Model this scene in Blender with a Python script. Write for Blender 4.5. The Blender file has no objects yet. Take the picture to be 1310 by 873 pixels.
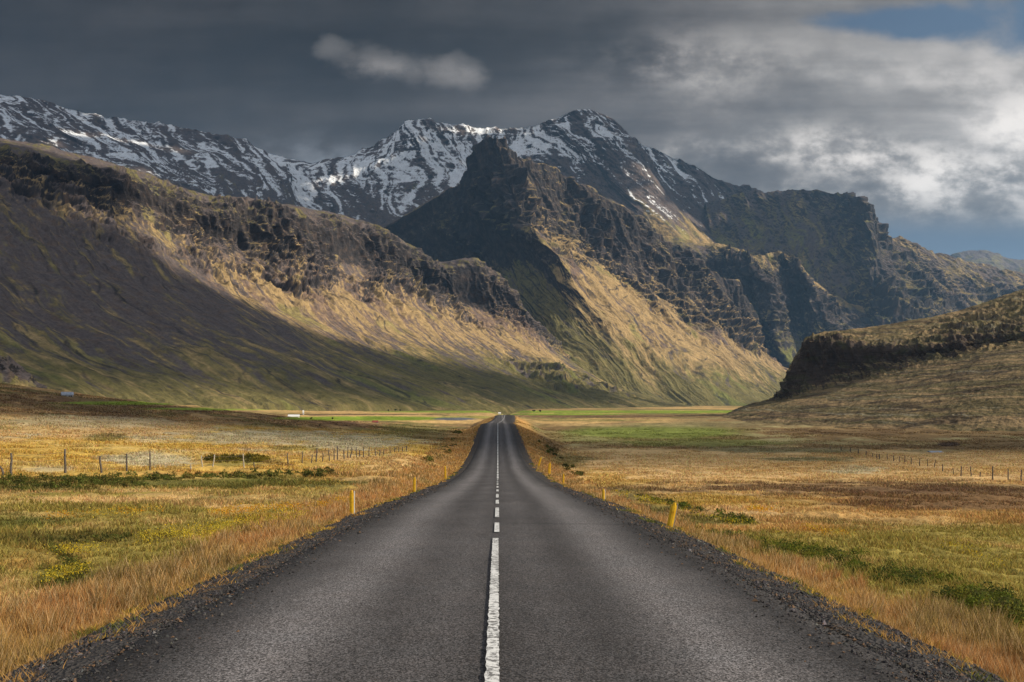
import bpy, math, random
import numpy as np

# ------------------------------------------------------------------ camera, world, sun
F_PX = 1274.0          # focal length in photo pixels
CX, HY = 637.0, 514.0  # column of the vanishing point, row of the horizon
SC = bpy.context.scene
COL = SC.collection

cam_d = bpy.data.cameras.new("camera")
cam = bpy.data.objects.new("camera", cam_d)
COL.objects.link(cam)
cam.location = (0, 0, 0)
cam.rotation_euler = (math.radians(90), 0, 0)
cam_d.sensor_width = 36.0
cam_d.lens = 36.0 * F_PX / 1310.0
cam_d.shift_x = (655.0 - CX) / 1310.0
cam_d.shift_y = (HY - 436.5) / 1310.0
cam_d.clip_start = 0.1
cam_d.clip_end = 60000
SC.camera = cam

SUN_EL, SUN_AZ = math.radians(29.0), math.radians(100.0)   # azimuth from +Y (view) towards +X
SUN = np.array([math.sin(SUN_AZ) * math.cos(SUN_EL), math.cos(SUN_AZ) * math.cos(SUN_EL), math.sin(SUN_EL)])

SC.view_settings.view_transform = 'Standard'
SC.view_settings.look = 'None'
SC.view_settings.gamma = 1.0
SC.view_settings.exposure = 0.30
SC.view_settings.use_curve_mapping = False
SC.cycles.use_denoising = True
SC.cycles.max_bounces = 5
SC.cycles.diffuse_bounces = 2
SC.cycles.transparent_max_bounces = 8
SC.cycles.volume_bounces = 0
SC.cycles.use_fast_gi = False


class NT:
    """small helper for building node trees"""
    def __init__(self, nt):
        self.nt = nt
        nt.nodes.clear()

    def n(self, typ, **kw):
        nd = self.nt.nodes.new(typ)
        for k, v in kw.items():
            setattr(nd, k, v)
        return nd

    def put(self, sock, v):
        if isinstance(v, bpy.types.NodeSocket):
            self.nt.links.new(v, sock)
        elif isinstance(v, (tuple, list)) and len(v) == 3 and sock.type == 'RGBA':
            sock.default_value = (*v, 1)
        else:
            sock.default_value = v

    def math(self, op, a, b=None, c=None, clamp=False):
        nd = self.n('ShaderNodeMath', operation=op, use_clamp=clamp)
        self.put(nd.inputs[0], a)
        if b is not None:
            self.put(nd.inputs[1], b)
        if c is not None:
            self.put(nd.inputs[2], c)
        return nd.outputs[0]

    def vmath(self, op, a, b=None):
        nd = self.n('ShaderNodeVectorMath', operation=op)
        self.put(nd.inputs[0], a)
        if b is not None:
            self.put(nd.inputs[1], b)
        return nd.outputs[0]

    def noise(self, vec, scale, detail=4, rough=0.5, dist=0.0, typ=None):
        nd = self.n('ShaderNodeTexNoise')
        if typ:
            nd.noise_type = typ
        self.put(nd.inputs['Vector'], vec)
        nd.inputs['Scale'].default_value = scale
        nd.inputs['Detail'].default_value = detail
        nd.inputs['Roughness'].default_value = rough
        nd.inputs['Distortion'].default_value = dist
        return nd.outputs['Fac']

    def mix(self, fac, a, b, blend='MIX'):
        nd = self.n('ShaderNodeMix', data_type='RGBA', blend_type=blend)
        nd.clamp_factor = True
        self.put(nd.inputs[0], fac)
        self.put(nd.inputs[6], a)
        self.put(nd.inputs[7], b)
        return nd.outputs[2]

    def step(self, x, lo, hi, a=0.0, b=1.0):
        nd = self.n('ShaderNodeMapRange', interpolation_type='SMOOTHSTEP')
        self.put(nd.inputs[0], x)
        nd.inputs[1].default_value = lo
        nd.inputs[2].default_value = hi
        nd.inputs[3].default_value = a
        nd.inputs[4].default_value = b
        return nd.outputs[0]

    def blob(self, x, z, cx, cz, sx, sz):
        """soft elliptic bump in direction space"""
        a = self.math('MULTIPLY', self.math('SUBTRACT', x, cx), 1 / sx)
        b = self.math('MULTIPLY', self.math('SUBTRACT', z, cz), 1 / sz)
        r = self.math('ADD', self.math('MULTIPLY', a, a), self.math('MULTIPLY', b, b))
        return self.math('EXPONENT', self.math('MULTIPLY', r, -1.0))


def build_world():
    w = bpy.data.worlds.new("World")
    SC.world = w
    w.use_nodes = True
    T = NT(w.node_tree)
    out = T.n('ShaderNodeOutputWorld')
    sky = T.n('ShaderNodeTexSky', sky_type='NISHITA')
    sky.sun_disc = False
    sky.sun_elevation = SUN_EL
    sky.sun_rotation = SUN_AZ
    bg_sky = T.n('ShaderNodeBackground')
    T.put(bg_sky.inputs[0], sky.outputs[0])
    bg_sky.inputs[1].default_value = 0.05
    tc = T.n('ShaderNodeTexCoord').outputs['Generated']
    sep = T.n('ShaderNodeSeparateXYZ')
    T.put(sep.inputs[0], tc)
    X, Y, Z = sep.outputs
    # azimuth-like and elevation-like slopes of the direction (a = x/y, e = z/y seen from the valley)
    ay = T.math('MAXIMUM', Y, 0.05)
    a = T.math('DIVIDE', X, ay)
    e = T.math('DIVIDE', Z, ay)
    # cloud layer coordinates: a deck seen at a slant, streaks flatten towards the horizon
    zz = T.math('ADD', T.math('MAXIMUM', Z, 0.0), 0.16)
    cb = T.n('ShaderNodeCombineXYZ')
    T.put(cb.inputs[0], T.math('DIVIDE', X, zz))
    T.put(cb.inputs[1], T.math('DIVIDE', Y, zz))
    P = cb.outputs[0]
    cb2 = T.n('ShaderNodeCombineXYZ')
    T.put(cb2.inputs[0], a)
    T.put(cb2.inputs[1], T.math('MULTIPLY', e, 1.55))
    Q = cb2.outputs[0]
    n_big = T.noise(P, 1.1, 5, 0.50)
    n_mid = T.noise(Q, 3.6, 7, 0.52)
    n_fine = T.noise(Q, 11.0, 8, 0.56)
    n_f2 = T.noise(Q, 22.0, 8, 0.62)
    n_w = T.noise(T.vmath('ADD', Q, (7.3, 2.1, 4.0)), 5.0, 7, 0.55)
    a0, e0 = a, e
    a = T.math('ADD', a, T.math('MULTIPLY', T.math('SUBTRACT', n_w, 0.5), 0.20))
    e = T.math('ADD', e, T.math('MULTIPLY', T.math('SUBTRACT', n_mid, 0.5), 0.080))
    # the deck: dark and smooth on the left and overhead, thinner and lit through on the right
    base = T.math('ADD', T.step(a, -0.12, 0.42, 0.064, 0.170), T.math('MULTIPLY', T.step(a, 0.05, 0.42, 0.0, 0.130), T.step(e, 0.20, 0.26)))
    top = T.step(T.math('ADD', e, T.math('MULTIPLY', a, -0.10)), 0.27, 0.37, 1.0, 0.58)
    v = T.math('MULTIPLY', base, top)
    v = T.math('ADD', v, T.step(e, 0.30, 0.20, 0.0, 0.030))
    tex = T.math('ADD', 0.05, T.math('MULTIPLY', n_mid, 1.9))
    tex = T.math('MULTIPLY', tex, T.math('ADD', 0.45, T.math('MULTIPLY', n_fine, 1.1)))
    tex = T.math('MULTIPLY', tex, T.math('ADD', 0.7, T.math('MULTIPLY', n_big, 0.6)))
    lay = T.noise(T.vmath('MULTIPLY', Q, (0.55, 3.2, 1.0)), 3.2, 7, 0.55)
    tex = T.math('MULTIPLY', tex, T.step(lay, 0.28, 0.72, 0.62, 1.40))
    v = T.math('MULTIPLY', v, tex)
    warm = T.mix(T.step(v, 0.05, 0.22), (1.02, 0.95, 0.93), (1.08, 1.01, 0.95))
    col = T.mix(1.0, warm, v, 'MULTIPLY')
    # sunlit banks, built of several soft bodies
    def body(*p):
        return T.blob(a, e, *p)
    bank = body(0.50, 0.222, 0.17, 0.044)
    bank = T.math('MAXIMUM', bank, T.math('MULTIPLY', body(0.36, 0.240, 0.14, 0.030), 0.85))
    bank = T.math('MAXIMUM', bank, T.math('MULTIPLY', body(0.24, 0.238, 0.13, 0.024), 0.65))
    bank = T.math('MAXIMUM', bank, T.math('MULTIPLY', body(0.56, 0.280, 0.09, 0.045), 1.0))
    bank = T.math('MAXIMUM', bank, T.math('MULTIPLY', body(0.27, 0.205, 0.06, 0.016), 0.60))
    mist = T.math('MULTIPLY', T.math('MAXIMUM', body(0.24, 0.330, 0.14, 0.045), body(0.46, 0.325, 0.20, 0.030)), 0.35)
    lum = T.math('MAXIMUM', bank, mist)
    lum = T.math('MULTIPLY', lum, T.step(T.math('ADD', T.math('MULTIPLY', n_fine, 0.6), T.math('MULTIPLY', n_w, 0.4)), 0.36, 0.62, 0.18, 1.0))
    lum = T.math('MULTIPLY', lum, T.step(n_f2, 0.34, 0.60, 0.62, 1.12))
    lum = T.step(lum, 0.04, 0.95)
    col = T.mix(T.math('MULTIPLY', lum, 0.95), col, (0.86, 0.80, 0.74))
    # small torn cloud above the saddle
    sm = T.math('MAXIMUM', T.blob(a, e, -0.105, 0.335, 0.060, 0.022), T.math('MULTIPLY', T.blob(a, e, -0.150, 0.350, 0.034, 0.018), 0.72))
    sm = T.math('MAXIMUM', sm, T.math('MULTIPLY', T.blob(a, e, -0.050, 0.335, 0.034, 0.022), 0.9))
    sm = T.math('SUBTRACT', T.math('MULTIPLY', sm, 1.5), T.math('MULTIPLY', T.math('ADD', T.math('MULTIPLY', n_f2, 0.75), T.math('MULTIPLY', n_fine, 0.45)), 2.1))
    col = T.mix(T.math('MULTIPLY', T.math('MULTIPLY', T.step(sm, -0.80, 0.85), T.step(n_f2, 0.30, 0.62, 0.35, 1.0)), 0.80), col, (0.44, 0.41, 0.385))
    wisp = T.math('MULTIPLY', T.blob(a, e, -0.175, 0.240, 0.05, 0.018), T.step(n_fine, 0.40, 0.62))
    col = T.mix(T.math('MULTIPLY', wisp, 0.5), col, (0.30, 0.33, 0.37))
    # rain curtain under the bank on the right, blue-grey down to the horizon
    low = T.math('MULTIPLY', T.step(e, 0.195, 0.155), T.step(a0, 0.20, 0.36))
    col = T.mix(T.math('MULTIPLY', low, 0.9), col, T.mix(T.step(e0, 0.20, 0.10), (0.090, 0.125, 0.175), (0.135, 0.180, 0.245)))
    hor = T.step(e0, 0.10, 0.0, 0.0, 0.6)
    col = T.mix(hor, col, (0.20, 0.25, 0.32))
    # broken, brighter cloud overhead and behind (outside the view): lights the valley
    over = T.math('MAXIMUM', T.step(e0, 0.46, 0.9), T.step(Y, 0.35, 0.05))
    over = T.math('MAXIMUM', over, T.step(T.math('ABSOLUTE', a0), 0.75, 1.4))
    over = T.math('MULTIPLY', over, T.step(Z, -0.02, 0.05))
    ocol = T.mix(T.step(n_big, 0.35, 0.65), (0.18, 0.215, 0.28), (0.60, 0.595, 0.60))
    col = T.mix(over, col, ocol)
    # opening of blue sky at upper right
    gap = T.math('MAXIMUM', T.blob(a, e, 0.43, 0.384, 0.10, 0.024), T.blob(a, e, 0.56, 0.384, 0.13, 0.042))
    gap = T.math('SUBTRACT', T.math('MULTIPLY', gap, 1.9), T.math('MULTIPLY', T.math('ADD', n_fine, T.math('MULTIPLY', n_f2, 0.5)), 1.1))
    gap = T.step(gap, -0.30, 0.75)
    bg_c = T.n('ShaderNodeBackground')
    T.put(bg_c.inputs[0], col)
    bg_c.inputs[1].default_value = 1.0
    ms = T.n('ShaderNodeMixShader')
    T.put(ms.inputs[0], gap)
    T.put(ms.inputs[1], bg_c.outputs[0])
    T.put(ms.inputs[2], bg_sky.outputs[0])
    T.put(out.inputs[0], ms.outputs[0])
    w.cycles.sampling_method = 'MANUAL'
    w.cycles.sample_map_resolution = 512


build_world()
sun_d = bpy.data.lights.new("sun", 'SUN')
sun_d.energy = 5.0
sun_d.angle = math.radians(1.0)
sun_d.color = (1.0, 0.90, 0.74)
sun = bpy.data.objects.new("sun", sun_d)
COL.objects.link(sun)
from mathutils import Vector
sun.rotation_euler = Vector(SUN).to_track_quat('Z', 'Y').to_euler()
sun.location = (300, -200, 800)

# ------------------------------------------------------------------ numpy helpers


def _h(ix, iy, iz, seed):
    h = (ix.astype(np.int64) * 374761393 + iy.astype(np.int64) * 668265263 + iz.astype(np.int64) * 2147483647 + seed * 974634777) & 0xffffffff
    h = ((h ^ (h >> 13)) * 1274126177) & 0xffffffff
    h = ((h ^ (h >> 15)) * 2246822519) & 0xffffffff
    return (h ^ (h >> 16)) & 0xffffffff


def noise2(x, y, seed=0):
    """gradient noise, roughly -1..1"""
    x0, y0 = np.floor(x), np.floor(y)
    fx, fy = x - x0, y - y0
    ux, uy = fx * fx * fx * (fx * (fx * 6 - 15) + 10), fy * fy * fy * (fy * (fy * 6 - 15) + 10)
    z = np.zeros_like(x0)

    def g(i, j):
        a = _h(x0 + i, y0 + j, z, seed) * (2 * math.pi / 4294967296.0)
        return np.cos(a) * (fx - i) + np.sin(a) * (fy - j)
    a = g(0, 0) * (1 - ux) + g(1, 0) * ux
    b = g(0, 1) * (1 - ux) + g(1, 1) * ux
    return (a * (1 - uy) + b * uy) * 1.5


def noise3(x, y, z, seed=0):
    x0, y0, z0 = np.floor(x), np.floor(y), np.floor(z)
    fx, fy, fz = x - x0, y - y0, z - z0
    s = lambda t: t * t * (3 - 2 * t)
    ux, uy, uz = s(fx), s(fy), s(fz)

    def v(i, j, k):
        return _h(x0 + i, y0 + j, z0 + k, seed) / 2147483648.0 - 1.0
    c = []
    for k in (0, 1):
        a = v(0, 0, k) * (1 - ux) + v(1, 0, k) * ux
        b = v(0, 1, k) * (1 - ux) + v(1, 1, k) * ux
        c.append(a * (1 - uy) + b * uy)
    return c[0] * (1 - uz) + c[1] * uz


def fbm2(x, y, oct=4, seed=0, gain=0.5, lac=2.03):
    s, a, t = 0, 1.0, 0
    for o in range(oct):
        s = s + a * noise2(x * lac ** o + 17.3 * o, y * lac ** o - 9.1 * o, seed + o)
        t += a
        a *= gain
    return s / t


def ridge2(x, y, oct=4, seed=0, gain=0.5, lac=2.07):
    """ridged noise, 0 (valley) .. 1 (crest)"""
    s, a, t = 0, 1.0, 0
    for o in range(oct):
        n = 1 - np.abs(noise2(x * lac ** o + 31.7 * o, y * lac ** o + 7.7 * o, seed + o)) * 1.3
        s = s + a * np.clip(n, 0, 1) ** 2
        t += a
        a *= gain
    return s / t


def sstep(x, lo, hi):
    t = np.clip((x - lo) / (hi - lo), 0, 1)
    return t * t * (3 - 2 * t)


def mesh_np(name, V, faces, mat=None, smooth=True, attrs=None, parent=None):
    """one mesh object from numpy vertices and an (n,3) or (n,4) index array (or a list of both)"""
    me = bpy.data.meshes.new(name)
    fl = faces if isinstance(faces, list) else [faces]
    fl = [np.asarray(f, dtype=np.int32) for f in fl if len(f)]
    V = np.asarray(V, dtype=np.float32)
    me.vertices.add(len(V))
    me.vertices.foreach_set('co', V.ravel())
    idx = np.concatenate([f.ravel() for f in fl])
    tot = np.concatenate([np.full(len(f), f.shape[1], dtype=np.int32) for f in fl])
    start = np.concatenate([[0], np.cumsum(tot)[:-1]]).astype(np.int32)
    me.loops.add(len(idx))
    me.loops.foreach_set('vertex_index', idx)
    me.polygons.add(len(tot))
    me.polygons.foreach_set('loop_start', start)
    me.polygons.foreach_set('loop_total', tot)
    me.polygons.foreach_set('use_smooth', np.full(len(tot), smooth, dtype=bool))
    for k, A in (attrs or {}).items():
        at = me.attributes.new(k, 'FLOAT_COLOR', 'POINT')
        A = np.asarray(A, dtype=np.float32)
        if A.shape[1] == 3:
            A = np.concatenate([A, np.ones((len(A), 1), np.float32)], 1)
        at.data.foreach_set('color', np.ascontiguousarray(A).ravel())
    me.update(calc_edges=True)
    if mat:
        me.materials.append(mat)
    o = bpy.data.objects.new(name, me)
    COL.objects.link(o)
    if parent:
        o.parent = parent
    return o


def tag(o, label=None, cat=None, group=None, kind=None):
    if label:
        o['label'] = label
    if cat:
        o['category'] = cat
    if group:
        o['group'] = group
    if kind:
        o['kind'] = kind
    return o


def empty(name, loc, rz=0.0):
    o = bpy.data.objects.new(name, None)
    COL.objects.link(o)
    o.location = loc
    o.rotation_euler = (0, 0, rz)
    o.empty_display_size = 0.2
    return o


def grid_faces(nr, nc):
    i = np.arange(nr - 1)[:, None] * nc + np.arange(nc - 1)[None, :]
    i = i.ravel()
    return np.stack([i, i + 1, i + nc + 1, i + nc], 1)


def catmull(P, ts):
    """P: (n, ...) control values, ts in 0..n-1"""
    n = len(P)
    i = np.clip(np.floor(ts).astype(int), 0, n - 2)
    f = (ts - i).reshape((-1,) + (1,) * (P.ndim - 1))
    p1, p2 = P[i], P[i + 1]
    p0 = np.where((i > 0).reshape(f.shape), P[np.maximum(i - 1, 0)], 2 * p1 - p2)
    p3 = np.where((i + 2 < n).reshape(f.shape), P[np.minimum(i + 2, n - 1)], 2 * p2 - p1)
    k = 0.42
    m1, m2 = k * (p2 - p0), k * (p3 - p1)
    return ((2 * f**3 - 3 * f**2 + 1) * p1 + (f**3 - 2 * f**2 + f) * m1 + (-2 * f**3 + 3 * f**2) * p2 + (f**3 - f**2) * m2)


def pix(px, py, d):
    """world point seen in photo pixel (px, py) at distance d along the view"""
    return ((px - CX) / F_PX * d, d, (HY - py) / F_PX * d)


def to_pix(V):
    d = np.maximum(V[..., 1], 0.5)
    return CX + V[..., 0] / d * F_PX, HY - V[..., 2] / d * F_PX


def lerp(a, b, t):
    return a + (b - a) * t


# ------------------------------------------------------------------ materials
def new_mat(name):
    m = bpy.data.materials.new(name)
    m.use_nodes = True
    return m, NT(m.node_tree)


def finish(T, col, rough=0.9, bump=None, bstr=0.5, bdist=0.1, spec=0.2, metal=0.0):
    out = T.n('ShaderNodeOutputMaterial')
    b = T.n('ShaderNodeBsdfPrincipled')
    T.put(b.inputs['Base Color'], col)
    T.put(b.inputs['Roughness'], rough)
    b.inputs['Specular IOR Level'].default_value = spec
    b.inputs['Metallic'].default_value = metal
    if bump is not None:
        bn = T.n('ShaderNodeBump')
        bn.inputs['Strength'].default_value = bstr
        bn.inputs['Distance'].default_value = bdist
        T.put(bn.inputs['Height'], bump)
        T.put(b.inputs['Normal'], bn.outputs[0])
    T.put(out.inputs[0], b.outputs[0])
    return b


def attr(T, name):
    a = T.n('ShaderNodeAttribute', attribute_name=name)
    return a


def mat_mountain():
    m, T = new_mat('mountain_ground')
    col = attr(T, 'cover').outputs['Color']
    pos = T.n('ShaderNodeNewGeometry').outputs['Position']
    n1 = T.noise(pos, 0.05, 6, 0.65)
    n2 = T.noise(pos, 0.4, 4, 0.6)
    n3 = T.noise(pos, 0.16, 5, 0.7)
    k = T.math('ADD', T.math('MULTIPLY', n1, 0.8), T.math('ADD', T.math('MULTIPLY', n2, 0.65), T.math('MULTIPLY', n3, 0.75)))
    k = T.math('SUBTRACT', k, 0.10)
    c = T.mix(1.0, col, k, 'MULTIPLY')
    finish(T, c, 0.95, T.math('ADD', n1, T.math('MULTIPLY', n3, 0.35)), 0.8, 8.0, 0.1)
    return m


def simple_mat(name, c1, c2, scale, rough=0.8, bstr=0.3, bdist=0.01, coord='Object', spec=0.25, detail=5):
    m, T = new_mat(name)
    v = T.n('ShaderNodeTexCoord').outputs[coord]
    n = T.noise(v, scale, detail, 0.6)
    c = T.mix(T.step(n, 0.35, 0.65), c1, c2)
    finish(T, c, rough, n, bstr, bdist, spec)
    return m


M_MOUNT = mat_mountain()

# ------------------------------------------------------------------ mountains
# Every mountain is a curved sheet hung on fall lines. A fall line lists points
# (photo column, photo row, distance in metres) from the crest to the foot.
TAN = np.array([0.330, 0.226, 0.104])
OLIVE = np.array([0.145, 0.122, 0.044])
GREEN = np.array([0.140, 0.155, 0.038])
SCREE = np.array([0.125, 0.100, 0.092])
ROCK = np.array([0.040, 0.034, 0.032])
PINK = np.array([0.270, 0.175, 0.115])
SNOW = np.array([0.86, 0.88, 0.91])
BROWN = np.array([0.125, 0.075, 0.040])


def sheet(cols, nu, nv, attrs, back=2):
    """cols: (ncol, nrow, 3) pixel control points; attrs: (nrow, k) or (ncol, nrow, k) control attributes"""
    C = np.array(cols, float)
    W = np.stack([(C[..., 0] - CX) / F_PX * C[..., 2], C[..., 2], (HY - C[..., 1]) / F_PX * C[..., 2]], -1)
    A = np.array(attrs, float)
    if A.ndim == 2:
        A = np.broadcast_to(A[None], (len(W),) + A.shape)
    mid = W[:, W.shape[1] // 2]
    seg = np.linalg.norm(np.diff(mid, axis=0), axis=1) / mid[:-1, 1]
    seg = seg + 0.25 * seg.mean()
    cum = np.concatenate([[0], np.cumsum(seg)])
    tu = np.interp(np.linspace(0, cum[-1], nu), cum, np.arange(len(cum)))
    Wu = catmull(W, tu)
    Au = catmull(A, tu)
    Wv, Av = np.swapaxes(Wu, 0, 1), np.swapaxes(Au, 0, 1)
    ts = np.concatenate([np.linspace(i, i + 1, n, endpoint=False) for i, n in enumerate(nv)] + [[len(nv)]])
    P = catmull(Wv, ts)
    A = np.clip(catmull(Av, ts), 0, 1)
    if back:   # the far side falls away behind the crest
        T0, A0 = P[0], A[0]
        rows, ra = [], []
        for s in np.linspace(1, 0, 14, endpoint=False):
            R = T0.copy()
            R[:, 1] += s * 0.30 * T0[:, 1]
            R[:, 0] += s * 0.30 * T0[:, 0]
            R[:, 2] -= s * (0.9 * T0[:, 2] + 30) * (0.35 + 0.65 * s)
            rows.append(R)
            ra.append(A0)
        P = np.concatenate([np.array(rows), P])
        A = np.concatenate([np.array(ra), A])
    out = P[-1] - P[-6]
    out[:, 2] = 0
    out /= np.linalg.norm(out, axis=1, keepdims=True) + 1e-9
    ext = [P[-1] + out * (s * 0.05 * P[-1][:, 1:2]) - np.array([0, 0, 1.0]) * (s * 26 + 4) for s in np.linspace(0.15, 1, 8)]
    P = np.concatenate([P, np.array(ext)])
    A = np.concatenate([A, np.repeat(A[-1:], 8, 0)])
    dU = np.linalg.norm(np.diff(P, axis=1), axis=-1).mean(0)
    U = np.concatenate([[0], np.cumsum(dU)])[None, :] + 0 * P[..., 0]
    dV = np.linalg.norm(np.diff(P, axis=0), axis=-1)
    V = np.concatenate([np.zeros((1, P.shape[1])), np.cumsum(dV, 0)])
    V = V - (V[14] if back else 0)
    return P, A, U, V


def normals(P):
    du = np.gradient(P, axis=1)
    dv = np.gradient(P, axis=0)
    n = np.cross(dv, du)
    return n / (np.linalg.norm(n, axis=-1, keepdims=True) + 1e-9)


def relief(P, A, U, V, seed, gully=8.0, gl=90.0, rockamp=14.0, rl=45.0, strata=0.0, sh=28.0, fine=1.5, jag=0.0, crest=0.40):
    """gullies along the fall lines, buttresses and ledges where attribute 0 (rock) is high"""
    r = A[..., 0]
    if jag:
        k1, k2 = P / 260.0, P / 85.0
        P = P.copy()
        P[..., 0] += jag * (noise3(k1[..., 0], k1[..., 1], k1[..., 2], seed + 201) + 0.5 * noise3(k2[..., 0], k2[..., 1], k2[..., 2], seed + 202))
        P[..., 1] += jag * (noise3(k1[..., 0] + 9, k1[..., 1], k1[..., 2], seed + 203) + 0.5 * noise3(k2[..., 0] + 9, k2[..., 1], k2[..., 2], seed + 204))
        P[..., 2] += 0.35 * jag * noise3(k2[..., 0], k2[..., 1] + 5, k2[..., 2], seed + 205) * sstep(P[..., 2], 20, 90)
    N = normals(P)
    wx = fbm2(P[..., 0] / 400, P[..., 1] / 400, 3, seed + 90) * 0.9
    g = ridge2(U / gl + wx, V / (gl * 5.5) + wx * 0.6, 5, seed)
    D = (g - 0.5) * gully * (1 - 0.3 * r)
    h = fbm2(U / (gl * 3) + 5, V / (gl * 6), 3, seed + 7)
    D = D + h * gully * 1.3
    # buttresses: crested columns, deeper where it is rocky
    warp = fbm2(U / (rl * 5), V / (rl * 8), 3, seed + 11) * 0.8
    b1 = ridge2(U / rl + warp, V / (rl * 2.6) + 3, 2, seed + 20)
    b2 = ridge2(U / (rl * 0.36) + warp, V / (rl * 1.5), 3, seed + 30)
    sel = r > 0.03
    ps = P[sel]
    acc = np.zeros(len(ps))
    amp, f, tot = 1.0, 1.0 / (rl * 0.95), 0.0
    for o in range(6):
        nz = noise3(ps[:, 0] * f + 3.1 * o, ps[:, 1] * f, ps[:, 2] * f * (0.42 if o < 4 else 0.8), seed + 140 + o)
        nz = (1 - np.abs(nz) * 1.6) if o < 2 else (np.abs(nz) * 1.8 - 0.55)
        acc += amp * nz
        tot += amp
        amp *= 0.60
        f *= 2.05
    b3 = np.zeros_like(r)
    b3[sel] = acc / tot
    R = (b1 - 0.55) * 1.05 + (b2 - 0.5) * 0.30 + (b3 - 0.1) * 1.20
    rr = r * np.clip(0.85 + fbm2(U / 150, V / 260, 3, seed + 50) * 1.6, 0.05, 1.7)
    cf = np.interp(V, [-200, 0, 1.6 * rl, 3 * rl], [crest, crest, 0.5 + crest, 1.0])
    D = D + R * rockamp * rr * cf
    D = D + fine * fbm2(P[..., 0] / 16 + P[..., 2] / 16, P[..., 1] / 16, 3, seed + 60)
    Dir = N.copy()
    Q = P + Dir * D[..., None]
    if strata:
        z = Q[..., 2] + 10 * fbm2(P[..., 0] / 300, P[..., 1] / 300, 2, seed + 70)
        ph = z / sh
        f = ph - np.floor(ph)
        st = (sstep(f, 0.15, 0.85) - f) * sh * strata * rr * (1 - sstep(rr, 1.2, 2.0))
        Q[..., 2] += st
    return Q, dict(g=g, b1=b1, b2=b2, h=h, rr=rr)


def put_sheet(name, Q, colr, label=None, parent=None):
    nr, nc = Q.shape[:2]
    o = mesh_np(name, Q.reshape(-1, 3), grid_faces(nr, nc)[:, ::-1], M_MOUNT, True, {'cover': colr.reshape(-1, 3)}, parent)
    tag(o, kind='structure', label=label)
    return o


def cover(Q, A, U, V, n, seed, tan=0.5, snowline=None, streak=(16, 180)):
    """albedo of the ground cover from steepness, streak noise and the control attributes
    attributes: rock, grass (0 scree .. 1 grass), warm (0 olive .. 1 straw), snow"""
    N = normals(Q)
    steep = 1 - np.clip(N[..., 2], 0, 1)
    sl, sv = streak
    w = fbm2(U / 260, V / 260, 3, seed + 1) * 1.2
    s1 = fbm2(U / sl + w * 3, V / sv + w, 4, seed + 2, 0.6)
    s2 = fbm2(U / (sl * 3.5) + w, V / (sv * 1.3), 4, seed + 3, 0.6)
    s3 = fbm2(U / 22, V / 22, 4, seed + 4, 0.65)
    s4 = fbm2(U / 7, V / 16, 3, seed + 5, 0.65)
    grass = sstep(A[..., 1] + 0.55 * s2 + 0.42 * s1 + 0.24 * s3 + 0.12 * s4 + (n['g'] - 0.45) * 0.3, 0.36, 0.62)
    warm = sstep(A[..., 2] + 0.50 * s2 + 0.25 * s1 + 0.28 * s3, 0.28, 0.78)
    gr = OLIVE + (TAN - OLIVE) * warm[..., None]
    gg = sstep(fbm2(U / 120, V / 200, 4, seed + 6), 0.18, 0.42) * (0.3 + 0.7 * A[..., 1]) * 0.7
    gr = gr + (GREEN - gr) * gg[..., None]
    pk = sstep(A[..., 2] + s1 * 0.6 + s3 * 0.3, 0.45, 0.9)
    sc = SCREE + (PINK - SCREE) * (pk * 0.75)[..., None]
    sc = sc + (BROWN - sc) * (0.5 * sstep(s3, -0.1, 0.4))[..., None]
    c = sc + (gr - sc) * grass[..., None]
    gl_ = sstep(ridge2(U / (sl * 4.0) + w * 2.2, V / (sv * 3.0) + w, 4, seed + 14, 0.62), 0.60, 0.86) * sstep(s2, -0.35, 0.25)  # dark gully lines; their colour also stands in for weak relief shading
    c = c + (ROCK * 0.9 - c) * (0.92 * gl_)[..., None]
    pt = fbm2(U / 95 + w, V / 60, 4, seed + 8, 0.55)
    rk = sstep(A[..., 0] * 0.75 + 0.30 * pt * sstep(A[..., 0], 0.03, 0.4) + (steep - 0.42) * 1.5 + 0.20 * s3 + 0.12 * s4 + (0.5 - n['b1']) * 0.15, 0.42, 0.66)
    rc = ROCK[None, None] * (1 + 0.5 * s3[..., None]) + 0.02 * np.clip(s4, 0, 1)[..., None]
    rc = rc + (BROWN - rc) * (0.45 * sstep(s3 + s4 * 0.5, 0.0, 0.5) * (0.4 + 0.6 * A[..., 2]))[..., None]
    c = c + (rc - c) * rk[..., None]
    s5 = fbm2(U / 3.0 + 7, V / 5.0, 2, seed + 15, 0.7)
    c = c * np.clip(1 + 0.30 * s4 + 0.30 * s1 + 0.18 * s2 + 0.25 * s3 + 0.30 * s5, 0.25, 2.2)[..., None]
    if snowline is not None:
        zz = sstep(Q[..., 2], snowline[0], snowline[1])
        ch = 1 - ridge2(U / 80 + w * 1.5, V / 1000 + w * 0.3, 3, seed + 12, 0.6)
        led = fbm2(U / 260, Q[..., 2] / 13, 3, seed + 13, 0.6)
        sm = A[..., 3] * 1.0 + 1.15 * (ch - 0.53) + 0.55 * s1 + 0.40 * s2 + 0.30 * led - 0.05 + 0.10 * s3 + 0.22 * s4 + (0.42 - steep) * 0.7 + (0.45 - n['g']) * 0.35
        sn = sstep(sm, 0.52, 0.72) * zz
        c = c + (SNOW - c) * sn[..., None]
    return np.clip(c, 0.004, 0.9)


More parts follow.
